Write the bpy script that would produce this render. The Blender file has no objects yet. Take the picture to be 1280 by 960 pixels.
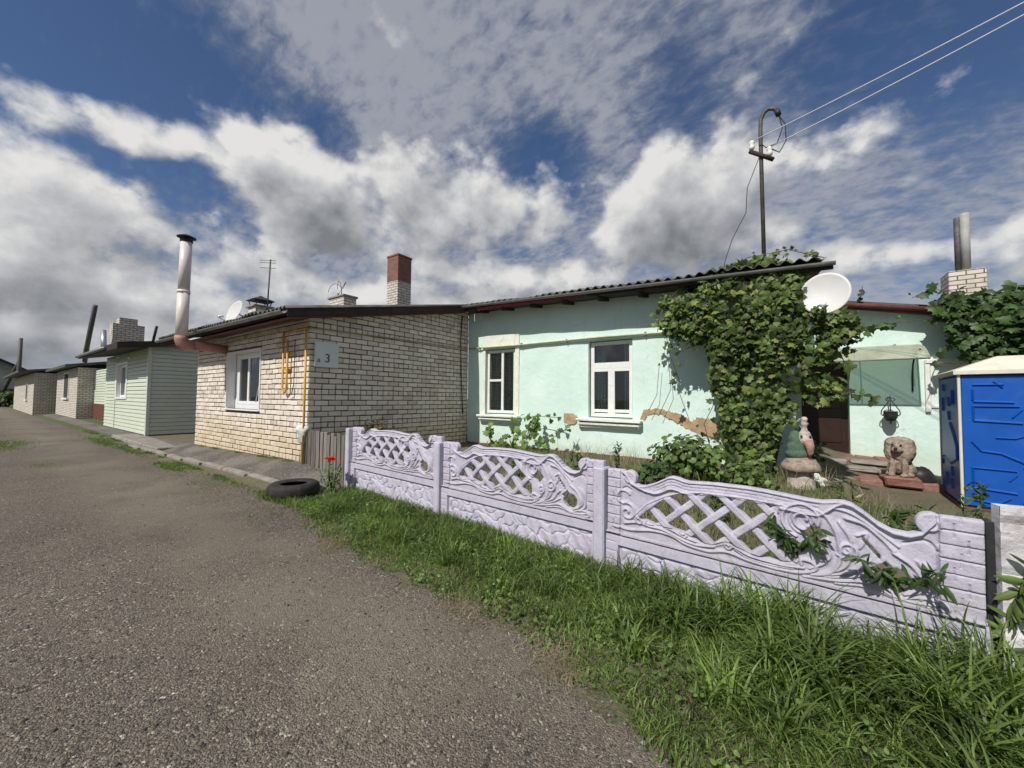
import bpy, math, random
import numpy as np
from mathutils import Vector, Matrix
sin, cos, pi, rad = math.sin, math.cos, math.pi, math.radians
scene = bpy.context.scene
COL = scene.collection
random.seed(7)
RNG = np.random.default_rng(11)

# ------------------------------------------------------------------ camera
F_PX, CAM_H, YAW, PITCH, ROLL = 481.0, 1.4, rad(35.3), rad(2.2), rad(0.55)
fh = Vector((-sin(YAW), cos(YAW), 0)); r0 = Vector((cos(YAW), sin(YAW), 0)); zz = Vector((0, 0, 1))
cf = cos(PITCH)*fh + sin(PITCH)*zz; u0 = cos(PITCH)*zz - sin(PITCH)*fh
cr = cos(ROLL)*r0 + sin(ROLL)*u0; cu = cos(ROLL)*u0 - sin(ROLL)*r0
cam_data = bpy.data.cameras.new('camera'); cam = bpy.data.objects.new('camera', cam_data)
COL.objects.link(cam); scene.camera = cam
M = Matrix((cr, cu, -cf)).transposed().to_4x4(); M.translation = (0, 0, CAM_H); cam.matrix_world = M
cam_data.sensor_width = 36; cam_data.lens = 36*F_PX/1280; cam_data.clip_start = .05; cam_data.clip_end = 4000

def ray(px, py):
    return cf + (px-640)/F_PX*cr - (py-480)/F_PX*cu
def at(px, py, X=None, Y=None, Z=None, D=None):
    """the point of the place seen at a photograph pixel, on a plane of the place (X, Y or Z given) or at depth D"""
    d = ray(px, py)
    t = X/d.x if X is not None else Y/d.y if Y is not None else (Z-CAM_H)/d.z if Z is not None else D
    return Vector((0, 0, CAM_H)) + d*t

# ------------------------------------------------------------------ sky, sun, exposure
SUN_EL, SUN_X = rad(47), -0.04            # sun stands over the road (-Y), a touch to -X
sun_dir = Vector((SUN_X, -1, 0)).normalized()*cos(SUN_EL) + zz*sin(SUN_EL)
SUN_STRENGTH, SKY_STRENGTH, EXPOSURE = 4.5, 0.079, 0.0
vs = scene.view_settings
scene.display_settings.display_device = 'sRGB'
vs.view_transform = 'Standard'; vs.look = 'None'; vs.exposure = EXPOSURE; vs.gamma = 1; vs.use_curve_mapping = False
sl = bpy.data.lights.new('sun', 'SUN'); sl.energy = SUN_STRENGTH; sl.angle = rad(.5); sl.color = (1, .95, .87)
so = bpy.data.objects.new('sun', sl); COL.objects.link(so); so.rotation_euler = (-sun_dir).to_track_quat('-Z', 'Y').to_euler()
world = bpy.data.worlds.new('World'); scene.world = world; world.use_nodes = True

class NT:
    """small helper to write node trees"""
    def __init__(s, nt): s.nt = nt
    def n(s, typ, **kw):
        nd = s.nt.nodes.new(typ)
        for k, v in kw.items(): setattr(nd, k, v)
        return nd
    def put(s, sock, v):
        if hasattr(v, 'is_output') or isinstance(v, bpy.types.NodeSocket): s.nt.links.new(v, sock)
        elif v is not None: sock.default_value = v
    def m(s, op, a, b=None, c=None, clamp=False):
        nd = s.n('ShaderNodeMath', operation=op); nd.use_clamp = clamp
        for i, v in enumerate((a, b, c)):
            if v is not None: s.put(nd.inputs[i], v)
        return nd.outputs[0]
    def v(s, op, a, b=None):
        nd = s.n('ShaderNodeVectorMath', operation=op); s.put(nd.inputs[0], a)
        if b is not None: s.put(nd.inputs[1 if op != 'SCALE' else 3], b)
        return nd.outputs['Value'] if op in ('DOT_PRODUCT', 'LENGTH', 'DISTANCE') else nd.outputs[0]
    def noise(s, vec, scale, detail=4, rough=.55, dist=0):
        nd = s.n('ShaderNodeTexNoise'); s.put(nd.inputs['Vector'], vec)
        nd.inputs['Scale'].default_value = scale; nd.inputs['Detail'].default_value = detail
        nd.inputs['Roughness'].default_value = rough; nd.inputs['Distortion'].default_value = dist
        return nd.outputs['Fac']
    def voro(s, vec, scale, feature='F1', out='Distance', rnd=1):
        nd = s.n('ShaderNodeTexVoronoi', feature=feature); s.put(nd.inputs['Vector'], vec)
        nd.inputs['Scale'].default_value = scale; nd.inputs['Randomness'].default_value = rnd
        return nd.outputs[out]
    def ramp(s, fac, stops, interp='LINEAR'):
        nd = s.n('ShaderNodeValToRGB'); s.put(nd.inputs[0], fac); cr_ = nd.color_ramp; cr_.interpolation = interp
        while len(cr_.elements) < len(stops): cr_.elements.new(.5)
        for e, (p, c) in zip(cr_.elements, stops):
            e.position = p; e.color = (c, c, c, 1) if isinstance(c, (int, float)) else (*c, 1)
        return nd.outputs[0]
    def mix(s, fac, a, b, mode='MIX'):
        nd = s.n('ShaderNodeMix', data_type='RGBA', blend_type=mode); s.put(nd.inputs[0], fac)
        for i, v in ((6, a), (7, b)): s.put(nd.inputs[i], (*v, 1) if isinstance(v, tuple) and len(v) == 3 else v)
        return nd.outputs[2]
    def xyz(s, vec):
        nd = s.n('ShaderNodeSeparateXYZ'); s.put(nd.inputs[0], vec); return nd.outputs
    def comb(s, x=0., y=0., z=0.):
        nd = s.n('ShaderNodeCombineXYZ')
        for i, v in enumerate((x, y, z)): s.put(nd.inputs[i], v)
        return nd.outputs[0]
    def attr(s, name):
        return s.n('ShaderNodeAttribute', attribute_name=name).outputs['Fac']
    def smooth(s, x, a, b):
        nd = s.n('ShaderNodeMapRange', interpolation_type='SMOOTHSTEP'); s.put(nd.inputs[0], x)
        nd.inputs[1].default_value = a; nd.inputs[2].default_value = b
        return nd.outputs[0]

# cumulus in the sky: direction (given as seen in the photograph), half width, half height (px), weight
CUMULUS = [(370, 240, 85, 62, 1.0), (425, 285, 85, 50, .95), (325, 200, 48, 42, .6), (570, 255, 110, 62, .85), (500, 208, 55, 46, .6), (660, 262, 80, 52, .75),
           (840, 245, 95, 64, .95), (910, 225, 85, 58, .8), (820, 290, 90, 50, .85), (930, 290, 105, 40, .7), (990, 215, 70, 45, .5),
           (30, 275, 150, 55, .75), (60, 215, 190, 40, .55), (200, 180, 180, 30, .55), (150, 270, 200, 40, .6), (80, 340, 220, 45, .8), (260, 330, 160, 38, .6), (60, 405, 240, 40, .85),
           (420, 350, 140, 24, .6), (640, 345, 170, 30, .8), (560, 380, 260, 30, .75), (1150, 315, 130, 26, .6), (1260, 305, 70, 40, .4), (1120, 190, 110, 70, .25), (1000, 320, 120, 26, .45),
           (-200, 330, 300, 110, .8), (1500, 300, 200, 80, .7)]
def build_world():
    t = NT(world.node_tree); t.nt.nodes.clear()
    g = bpy.data.node_groups.new('cloud_density', 'ShaderNodeTree')
    g.interface.new_socket('Vector', in_out='INPUT', socket_type='NodeSocketVector')
    g.interface.new_socket('Density', in_out='OUTPUT', socket_type='NodeSocketFloat')
    q = NT(g); gi = q.n('NodeGroupInput').outputs[0]; go = q.n('NodeGroupOutput')
    tot = None
    for px, py, a, b, w in CUMULUS:
        d = ray(px, py); L = d.length; c = d.normalized(); rx = Vector((0, 0, 1)).cross(c).normalized()*-1; up = rx.cross(c)
        if up.z < 0: up = -up
        a_, b_ = a/F_PX/L, b/F_PX/L
        dv = q.v('SUBTRACT', gi, tuple(c))
        x = q.v('DOT_PRODUCT', dv, tuple(rx/a_)); y = q.v('DOT_PRODUCT', dv, tuple(up/b_)); zc = q.v('DOT_PRODUCT', dv, tuple(c*4))
        ln = q.v('LENGTH', q.comb(x, y, zc))
        e = q.m('MULTIPLY', q.smooth(ln, 1.55, 0.0), w)
        tot = e if tot is None else q.m('MAXIMUM', q.m('MULTIPLY', q.m('ADD', tot, e), .62), q.m('MAXIMUM', tot, e))
    tot = q.m('ADD', tot, q.m('MULTIPLY', q.smooth(q.xyz(gi)[2], .30, .02), .30))
    s3 = q.v('MULTIPLY', gi, (1, 1, 1.25))
    n1 = q.noise(s3, 6.0, 10, .58, .0); n2 = q.voro(q.v('ADD', s3, q.v('SCALE', q.comb(n1, n1, n1), .07)), 13, 'SMOOTH_F1'); n3 = q.voro(q.v('ADD', s3, q.v('SCALE', q.comb(n1, n1, n1), .05)), 34, 'SMOOTH_F1')
    n = q.m('ADD', q.m('MULTIPLY', q.m('SUBTRACT', n1, .5), 2.0), q.m('ADD', q.m('MULTIPLY', q.m('SUBTRACT', .35, n2), .62), q.m('MULTIPLY', q.m('SUBTRACT', .35, n3), .26)))
    q.put(go.inputs[0], q.m('ADD', q.m('SUBTRACT', q.m('MULTIPLY', tot, 1.25), .30), n))
    gen = t.n('ShaderNodeTexCoord').outputs['Generated']
    def dens(vec):
        nd = t.n('ShaderNodeGroup'); nd.node_tree = g; t.put(nd.inputs[0], vec); return nd.outputs[0]
    d0 = dens(gen); d1 = dens(t.v('ADD', gen, (-.02, -.03, .06)))
    a_c = t.smooth(d0, -.09, .38)
    lit = t.m('SUBTRACT', d0, d1)                                   # >0 where less cloud lies above: sunlit rims; <0 on the undersides
    thick = t.smooth(d0, .25, 1.15)
    sh = t.m('ADD', t.m('MULTIPLY', lit, .80), t.m('SUBTRACT', .60, t.m('SUBTRACT', t.m('MULTIPLY', thick, .40), t.m('MULTIPLY', t.m('SUBTRACT', t.noise(gen, 19, 7, .62), .5), .55))), clamp=True)
    cum = t.ramp(sh, [(0, (2.6, 2.75, 3.0)), (.35, (4.3, 4.45, 4.75)), (.68, (6.7, 6.8, 7.0)), (1, (9.7, 9.6, 9.4))])
    # high rippled cloud sheet, on a plane far above
    o = t.xyz(gen); zc = t.m('MAXIMUM', o[2], .03)
    pl = t.comb(t.m('DIVIDE', o[0], t.m('ADD', zc, .38)), t.m('DIVIDE', o[1], t.m('ADD', zc, .38)), 0)
    big = t.noise(pl, 1.6, 5, .5, 0); rip = t.noise(t.v('MULTIPLY', pl, (1, 1.5, 1)), 22, 5, .6, .25); mid = t.noise(pl, 5, 7, .62, .1)
    gap = None
    for (gx_, gy_), r0_, r1_ in (((30, 70), .10, .42), ((230, 135), .03, .20), ((400, 165), .0, .10), ((680, 205), .0, .16), ((1080, 60), .0, .22), ((860, 120), -.08, .16), ((1230, 40), .0, .2)):
        e = t.smooth(t.v('DISTANCE', gen, tuple(ray(gx_, gy_).normalized())), r0_, r1_); gap = e if gap is None else t.m('MULTIPLY', gap, e)
    hi = t.m('ADD', t.m('MULTIPLY', big, .9), t.m('ADD', t.m('MULTIPLY', rip, .80), t.m('MULTIPLY', mid, .45)))
    hi = t.m('ADD', hi, t.m('MULTIPLY', t.m('SUBTRACT', gap, 1), .55))
    a_h = t.m('MULTIPLY', t.smooth(hi, .56, 1.22), .85)
    hcol = t.mix(t.smooth(hi, .75, 1.2), (2.5, 2.85, 3.75), (4.7, 4.9, 5.5))
    sky = t.n('ShaderNodeTexSky', sky_type='NISHITA'); sky.sun_disc = False; sky.sun_elevation = SUN_EL
    sky.sun_rotation = math.atan2(sun_dir.x, sun_dir.y); sky.air_density = 1.0; sky.dust_density = .3; sky.ozone_density = 2.5
    skyc = t.mix(1.0, sky.outputs[0], (.74, .84, 1.0), 'MULTIPLY')
    c1 = t.mix(a_h, skyc, hcol); c2 = t.mix(a_c, c1, cum)
    bg = t.n('ShaderNodeBackground'); t.put(bg.inputs[0], c2); bg.inputs[1].default_value = SKY_STRENGTH
    t.nt.links.new(bg.outputs[0], t.n('ShaderNodeOutputWorld').inputs[0])
build_world()

# ------------------------------------------------------------------ materials
MATS = {}
def mat(name, col, rough=.8, var=.12, scale=6, metal=0, bump=0, bscale=40, rnd=0, spec=.4, dirt=None, dirt_s=2.0, dirt_amt=.5, trans=None, coat=0, alt=None):
    """principled material whose colour wanders with noise (and with the per-face 'rnd' attribute)"""
    if name in MATS: return MATS[name]
    m_ = bpy.data.materials.new(name); m_.use_nodes = True; t = NT(m_.node_tree); b = m_.node_tree.nodes['Principled BSDF']
    oc = t.n('ShaderNodeTexCoord').outputs['Object']
    nz = t.noise(oc, scale, 6, .6)
    lo = tuple(c*(1-var) for c in col); hi = tuple(min(1, c*(1+var)) for c in col)
    c = t.mix(t.smooth(nz, .3, .7), lo, hi)
    if alt: c = t.mix(t.smooth(t.attr('rnd'), .80, .97), c, alt)
    if rnd:
        k = t.m('ADD', 1-rnd, t.m('MULTIPLY', t.attr('rnd'), 2*rnd)); c = t.mix(1.0, c, t.comb(k, k, k), 'MULTIPLY')
    if dirt:
        dn = t.noise(oc, dirt_s, 8, .68, .5); c = t.mix(t.m('MULTIPLY', t.smooth(dn, .48, .72), dirt_amt), c, dirt)
    t.put(b.inputs['Base Color'], c); b.inputs['Roughness'].default_value = rough; b.inputs['Metallic'].default_value = metal
    b.inputs['Specular IOR Level'].default_value = spec; b.inputs['Coat Weight'].default_value = coat
    if bump:
        bp = t.n('ShaderNodeBump'); bp.inputs['Strength'].default_value = bump; bp.inputs['Distance'].default_value = .02
        t.put(bp.inputs['Height'], t.noise(oc, bscale, 6, .65)); t.put(b.inputs['Normal'], bp.outputs[0])
    if trans:
        tr = t.n('ShaderNodeBsdfTranslucent'); t.put(tr.inputs[0], t.mix(1.0, c, trans, 'MULTIPLY'))
        ms = t.n('ShaderNodeMixShader'); ms.inputs[0].default_value = .3
        t.nt.links.new(b.outputs[0], ms.inputs[1]); t.nt.links.new(tr.outputs[0], ms.inputs[2])
        t.nt.links.new(ms.outputs[0], m_.node_tree.nodes['Material Output'].inputs[0])
    MATS[name] = m_; return m_
def custom(name, fn):
    if name in MATS: return MATS[name]
    m_ = bpy.data.materials.new(name); m_.use_nodes = True; t = NT(m_.node_tree)
    fn(t, m_.node_tree.nodes['Principled BSDF'], t.n('ShaderNodeTexCoord').outputs['Object']); MATS[name] = m_; return m_
def bump_to(t, b, h, strength, dist=.02):
    bp = t.n('ShaderNodeBump'); bp.inputs['Strength'].default_value = strength; bp.inputs['Distance'].default_value = dist
    t.put(bp.inputs['Height'], h); t.put(b.inputs['Normal'], bp.outputs[0])

def _brick(t, b, oc):
    r = t.attr('rnd'); o = t.xyz(oc)
    c = t.ramp(r, [(0, (.54, .47, .40)), (.12, (.65, .585, .50)), (.6, (.73, .665, .58)), (1, (.79, .73, .645))])
    low = t.smooth(t.m('ADD', o[2], t.m('MULTIPLY', t.noise(oc, 1.1, 4), .7)), 1.45, .75)
    c = t.mix(t.m('MULTIPLY', low, .55), c, (.58, .44, .25))                                   # yellow weathering on the lower courses
    st = t.smooth(t.noise(oc, 3.0, 8, .7, .6), .58, .8); c = t.mix(t.m('MULTIPLY', st, .22), c, (.30, .25, .20))
    c = t.mix(t.m('MULTIPLY', t.smooth(t.noise(oc, 60, 4, .7), .5, .8), .25), c, (.33, .29, .24))
    t.put(b.inputs['Base Color'], c); b.inputs['Roughness'].default_value = .92; b.inputs['Specular IOR Level'].default_value = .2
    bump_to(t, b, t.m('ADD', t.noise(oc, 90, 5, .7), t.m('MULTIPLY', t.noise(oc, 25, 4), .8)), .5, .01)
def _plaster(t, b, oc):
    n = t.noise(oc, 1.2, 8, .65, .4)
    c = t.mix(t.smooth(n, .35, .65), (.59, .765, .695), (.67, .825, .765))
    c = t.mix(t.m('MULTIPLY', t.smooth(t.noise(oc, 7, 7, .7), .55, .75), .45), c, (.72, .82, .77))   # chalky pale patches
    o = t.xyz(oc)
    st = t.noise(t.v('MULTIPLY', oc, (3, 3, .35)), 3, 6, .6); c = t.mix(t.m('MULTIPLY', t.smooth(st, .56, .78), .35), c, (.42, .56, .49))
    low = t.smooth(t.m('ADD', o[2], t.m('MULTIPLY', t.noise(oc, 4, 5), .5)), .95, .45); c = t.mix(t.m('MULTIPLY', low, .4), c, (.50, .55, .44))
    cr_ = t.voro(t.v('ADD', oc, t.v('SCALE', t.comb(n, n, n), .5)), .9, 'DISTANCE_TO_EDGE'); ck = t.m('MULTIPLY', t.smooth(cr_, .006, .0), t.smooth(n, .5, .6))
    c = t.mix(t.m('MULTIPLY', ck, .6), c, (.25, .33, .29))
    t.put(b.inputs['Base Color'], c); b.inputs['Roughness'].default_value = .85; b.inputs['Specular IOR Level'].default_value = .25
    bump_to(t, b, t.m('ADD', t.noise(oc, 6, 6, .6), t.m('MULTIPLY', t.noise(oc, 70, 4, .6), .25)), .45, .03)
def _road(t, b, oc):
    w = t.v('ADD', oc, t.v('SCALE', t.n('ShaderNodeTexNoise').outputs['Color'], 0))
    v1 = t.n('ShaderNodeTexVoronoi'); t.put(v1.inputs['Vector'], w); v1.inputs['Scale'].default_value = 98
    v2 = t.n('ShaderNodeTexVoronoi'); t.put(v2.inputs['Vector'], w); v2.inputs['Scale'].default_value = 190
    g1 = t.xyz(v1.outputs['Color']); g2 = t.xyz(v2.outputs['Color'])
    c1 = t.ramp(g1[0], [(0, (.045, .040, .036)), (.4, (.105, .094, .081)), (.75, (.18, .162, .138)), (.93, (.25, .225, .19)), (.98, (.42, .39, .34)), (1, (.60, .57, .52))])
    c2 = t.ramp(g2[1], [(0, (.062, .056, .049)), (.6, (.135, .121, .104)), (.92, (.22, .20, .17)), (1, (.42, .39, .34))])
    pick = t.smooth(t.noise(oc, 9, 5, .6), .42, .6)
    c = t.mix(pick, c1, c2)
    y = t.xyz(oc)
    # worn pale wheel track running along the road, and darker loose chippings beside it
    wob = t.m('MULTIPLY', t.m('SUBTRACT', t.noise(oc, .35, 3), .5), 1.1)
    tr = t.smooth(t.m('ABSOLUTE', t.m('SUBTRACT', t.m('ADD', y[1], wob), 1.45)), .75, .15)
    tr = t.m('MULTIPLY', tr, t.smooth(t.noise(oc, 1.1, 6, .6), .25, .6))
    c = t.mix(t.m('MULTIPLY', t.m('MULTIPLY', tr, .7), t.m('ADD', .55, t.m('MULTIPLY', t.smooth(t.noise(oc, 30, 5, .7), .35, .6), .45))), c, t.mix(t.noise(oc, 120, 3, .7), (.16, .145, .118), (.26, .237, .195)))
    big = t.noise(oc, .55, 6, .6, .3); k = t.m('ADD', .52, t.m('MULTIPLY', big, .85)); c = t.mix(1.0, c, t.comb(k, k, k), 'MULTIPLY')
    c = t.mix(1.0, c, (1.08, 1.03, .97), 'MULTIPLY')
    red = t.smooth(t.noise(t.v('ADD', oc, (7, 3, 0)), .9, 4), .58, .72); c = t.mix(t.m('MULTIPLY', red, .25), c, (.22, .155, .12))
    t.put(b.inputs['Base Color'], c); b.inputs['Roughness'].default_value = .9; b.inputs['Specular IOR Level'].default_value = .3
    h = t.m('ADD', t.m('SUBTRACT', 1, v1.outputs['Distance']), t.m('MULTIPLY', t.m('SUBTRACT', 1, v2.outputs['Distance']), .6))
    bump_to(t, b, h, .9, .009)
def _soil(t, b, oc):
    n = t.noise(oc, 2.2, 8, .65); f = t.noise(oc, 40, 6, .7)
    c = t.mix(t.smooth(n, .4, .62), (.15, .12, .085), (.085, .095, .038)); c = t.mix(t.smooth(f, .4, .7), c, (.20, .165, .12))
    o = t.xyz(oc)
    far = t.smooth(o[0], -16, -24); c = t.mix(far, c, t.mix(t.noise(oc, 3, 6), (.055, .085, .022), (.10, .12, .04)))
    t.put(b.inputs['Base Color'], c); b.inputs['Roughness'].default_value = 1; bump_to(t, b, f, .8, .03)
def _pave(t, b, oc):
    n = t.noise(oc, 1.4, 7, .6); f = t.voro(oc, 70)
    c = t.mix(t.smooth(n, .35, .65), (.09, .083, .074), (.19, .175, .152)); c = t.mix(t.smooth(t.noise(oc, 26, 6, .75), .5, .68), c, (.27, .25, .22)); c = t.mix(t.m('MULTIPLY', t.smooth(t.noise(oc, 5, 6, .7), .55, .7), .6), c, (.10, .10, .05))
    t.put(b.inputs['Base Color'], c); b.inputs['Roughness'].default_value = .95; bump_to(t, b, t.m('ADD', f, t.noise(oc, 12, 5, .7)), .8, .02)
def _farbrick(t, b, oc):
    o = t.xyz(oc); bt = t.n('ShaderNodeTexBrick'); t.put(bt.inputs[0], t.comb(t.m('ADD', o[0], o[1]), o[2], 0))
    bt.inputs['Scale'].default_value = 1; bt.inputs['Brick Width'].default_value = .26; bt.inputs['Row Height'].default_value = .1; bt.inputs['Mortar Size'].default_value = .012
    bt.inputs['Color1'].default_value = (.70, .64, .56, 1); bt.inputs['Color2'].default_value = (.59, .53, .46, 1); bt.inputs['Mortar'].default_value = (.13, .12, .11, 1)
    c = t.mix(t.m('MULTIPLY', t.smooth(t.noise(oc, 2, 7), .5, .7), .4), bt.outputs[0], (.25, .21, .17))
    t.put(b.inputs['Base Color'], c); b.inputs['Roughness'].default_value = .9; bump_to(t, b, bt.outputs['Fac'], -.6, .01)
def _lilac(t, b, oc):
    n = t.noise(oc, 5, 7, .65)
    c = t.mix(t.smooth(n, .35, .7), (.455, .437, .54), (.535, .518, .615))
    d = t.smooth(t.noise(t.v('MULTIPLY', oc, (1.4, 1.4, .9)), 9, 10, .75, .3), .50, .74); c = t.mix(t.m('MULTIPLY', d, .55), c, (.27, .25, .26))
    fine = t.smooth(t.noise(oc, 48, 6, .75), .50, .72); c = t.mix(t.m('MULTIPLY', fine, .45), c, (.30, .28, .30))
    pore = t.smooth(t.voro(oc, 85), .24, .10); pore = t.m('MULTIPLY', pore, t.smooth(t.noise(oc, 14, 3), .42, .6)); c = t.mix(t.m('MULTIPLY', pore, .6), c, (.17, .16, .16))
    dr = t.smooth(t.noise(t.v('MULTIPLY', oc, (26, 26, 1.3)), 1, 5, .6), .56, .74); c = t.mix(t.m('MULTIPLY', dr, .28), c, (.26, .25, .23))
    al = t.smooth(t.noise(oc, 3.2, 7, .7), .56, .70); c = t.mix(t.m('MULTIPLY', al, .22), c, (.30, .31, .22))
    o = t.xyz(oc)
    c = t.mix(t.m('MULTIPLY', t.smooth(t.m('ADD', o[2], t.m('MULTIPLY', n, .16)), .30, .12), .35), c, (.36, .34, .33))
    t.put(b.inputs['Base Color'], c); b.inputs['Roughness'].default_value = .92; b.inputs['Specular IOR Level'].default_value = .12
    bump_to(t, b, t.m('ADD', t.noise(oc, 55, 6, .7), t.m('MULTIPLY', t.noise(oc, 180, 3), .5)), .6, .007)
def _oldwood(t, b, oc):
    g = t.noise(t.v('MULTIPLY', oc, (30, 30, 1.6)), 2, 6, .65, .6)
    c = t.ramp(g, [(.25, (.075, .068, .06)), (.5, (.16, .145, .125)), (.75, (.26, .24, .21))])
    k = t.m('ADD', .65, t.m('MULTIPLY', t.attr('rnd'), .7)); c = t.mix(1.0, c, t.comb(k, k, k), 'MULTIPLY')
    t.put(b.inputs['Base Color'], c); b.inputs['Roughness'].default_value = .95; bump_to(t, b, g, .6, .006)
def _glass(t, b, oc):
    lw = t.n('ShaderNodeFresnel'); lw.inputs[0].default_value = 1.5
    tr = t.n('ShaderNodeBsdfTransparent'); tr.inputs[0].default_value = (.82, .86, .85, 1); gl = t.n('ShaderNodeBsdfGlossy'); gl.inputs['Roughness'].default_value = .02
    bp = t.n('ShaderNodeBump'); bp.inputs['Strength'].default_value = .06; bp.inputs['Distance'].default_value = .02
    t.put(bp.inputs['Height'], t.noise(oc, 2.2, 2)); t.put(gl.inputs['Normal'], bp.outputs[0])
    ms = t.n('ShaderNodeMixShader'); t.put(ms.inputs[0], t.m('MULTIPLY_ADD', lw.outputs[0], 1.3, .02, clamp=True))
    t.nt.links.new(tr.outputs[0], ms.inputs[1]); t.nt.links.new(gl.outputs[0], ms.inputs[2])
    t.nt.links.new(ms.outputs[0], [n for n in t.nt.nodes if n.type == 'OUTPUT_MATERIAL'][0].inputs[0])
def _lace(t, b, oc):
    o = t.xyz(oc); f = t.m('SINE', t.m('MULTIPLY', t.m('ADD', o[0], t.m('MULTIPLY', t.noise(oc, 2), .05)), 75))
    a = t.m('MULTIPLY', t.smooth(t.voro(oc, 34), .1, .42), .55); a = t.m('ADD', a, .22)
    c = t.mix(t.m('MULTIPLY_ADD', f, .5, .5), (.40, .41, .40), (.72, .73, .72)); t.put(b.inputs['Base Color'], c); t.put(b.inputs['Alpha'], a); b.inputs['Roughness'].default_value = .95
def _awning(t, b, oc):
    n = t.noise(oc, 4, 6, .65); c = t.mix(t.smooth(n, .4, .7), (.66, .67, .54), (.50, .50, .37))
    tr = t.n('ShaderNodeBsdfTranslucent'); t.put(tr.inputs[0], t.mix(1.0, c, (.75, .95, .78), 'MULTIPLY'))
    tp = t.n('ShaderNodeBsdfTransparent'); tp.inputs[0].default_value = (.62, .85, .72, 1)
    m1 = t.n('ShaderNodeMixShader'); m1.inputs[0].default_value = .35; t.nt.links.new(b.outputs[0], m1.inputs[1]); t.nt.links.new(tr.outputs[0], m1.inputs[2])
    m2 = t.n('ShaderNodeMixShader'); m2.inputs[0].default_value = .22; t.nt.links.new(m1.outputs[0], m2.inputs[1]); t.nt.links.new(tp.outputs[0], m2.inputs[2])
    t.put(b.inputs['Base Color'], c); b.inputs['Roughness'].default_value = .35
    t.nt.links.new(m2.outputs[0], [k for k in t.nt.nodes if k.type == 'OUTPUT_MATERIAL'][0].inputs[0])
def _roof(t, b, oc):
    n = t.noise(oc, 3, 8, .7); c = t.mix(t.smooth(n, .35, .65), (.055, .055, .055), (.12, .12, .115))
    ms = t.smooth(t.noise(oc, 1.3, 7, .7), .52, .66); c = t.mix(t.m('MULTIPLY', ms, .7), c, (.06, .065, .03))
    t.put(b.inputs['Base Color'], c); b.inputs['Roughness'].default_value = .95; bump_to(t, b, n, .4, .02)
def _redwhite(t, b, oc):
    o = t.xyz(oc); bt = t.n('ShaderNodeTexBrick'); t.put(bt.inputs[0], t.comb(t.m('ADD', o[0], o[1]), o[2], 0))
    bt.inputs['Scale'].default_value = 1; bt.inputs['Brick Width'].default_value = .26; bt.inputs['Row Height'].default_value = .095; bt.inputs['Mortar Size'].default_value = .011
    top = t.smooth(o[2], 1.74, 1.75)
    bt.inputs['Mortar'].default_value = (.13, .11, .10, 1)
    t.put(bt.inputs['Color1'], t.mix(top, (.66, .60, .55), (.20, .075, .05))); t.put(bt.inputs['Color2'], t.mix(top, (.52, .47, .42), (.28, .11, .075)))
    t.put(b.inputs['Base Color'], t.mix(t.m('MULTIPLY', t.smooth(t.noise(oc, 5, 7), .5, .7), .45), bt.outputs[0], (.14, .11, .09)))
    b.inputs['Roughness'].default_value = .9; bump_to(t, b, bt.outputs['Fac'], -.7, .012)

BRICK = custom('silicate_brick', _brick); PLASTER = custom('mint_plaster', _plaster); ROAD = custom('worn_asphalt', _road); SOIL = custom('soil', _soil); PAVE = custom('old_pavement', _pave)
FARBRICK = custom('far_brick', _farbrick); LILAC = custom('lilac_painted_concrete', _lilac); OLDWOOD = custom('weathered_wood', _oldwood); GLASS = custom('window_glass', _glass)
LACE = custom('lace_curtain', _lace); AWNING = custom('awning_sheet', _awning); ROOF = custom('corrugated_roof', _roof); REDWHITE = custom('red_white_brick', _redwhite)
MORTAR = mat('mortar', (.10, .088, .075), 1, .3, 12, bump=.5)
WHITE = mat('white_paint', (.76, .77, .74), .6, .06, 5, bump=.15, dirt=(.42, .42, .38), dirt_s=5, dirt_amt=.35)
PVC = mat('white_plastic_frame', (.78, .79, .79), .35, .03, 5)
SILLPAINT = mat('sill_paint', (.74, .77, .68), .7, .08, 6, bump=.2, dirt=(.35, .36, .30), dirt_s=6)
BARE = mat('bare_render', (.42, .30, .18), .95, .2, 9, bump=.7, bscale=30)
PLINTH = mat('plinth_brick', (.22, .10, .065), .95, .3, 9, bump=.6)
SIDING = mat('pale_green_siding', (.58, .63, .52), .45, .05, 3, dirt=(.40, .44, .34), dirt_s=3, dirt_amt=.4)
BROWNPAINT = mat('brown_paint', (.12, .045, .03), .7, .2, 5)
DARKWOOD = mat('dark_fascia_wood', (.035, .026, .022), .8, .3, 8, bump=.3)
SOFFIT = mat('red_brown_soffit', (.11, .035, .028), .75, .25, 6)
GUTTER = mat('grey_gutter', (.22, .22, .21), .5, .2, 6, metal=.4)
REDMETAL = mat('red_metal_strip', (.26, .03, .035), .5, .2, 8)
STEEL = mat('galvanised_steel', (.50, .49, .48), .38, .12, 9, metal=.85)
FLUEPAINT = mat('pinkish_flue_paint', (.68, .62, .59), .4, .06, 6, dirt=(.45, .27, .22), dirt_s=6, dirt_amt=.2)
FLUERED = mat('red_flue_paint', (.40, .20, .16), .6, .2, 6)
IRON = mat('dark_iron', (.025, .025, .028), .6, .3, 14)
MASTSTEEL = mat('mast_steel', (.10, .095, .09), .65, .3, 10, metal=.3)
YELLOW = mat('yellow_gas_pipe', (.62, .33, .03), .5, .12, 10)
BEIGEPIPE = mat('beige_pipe', (.55, .50, .34), .6, .15, 8)
PORCELAIN = mat('white_porcelain', (.75, .75, .72), .25, .04, 6)
WIRE = mat('pale_wire', (.62, .64, .66), .5, .05, 5)
BLACKCABLE = mat('black_cable', (.02, .02, .02), .6, .1, 5)
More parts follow.
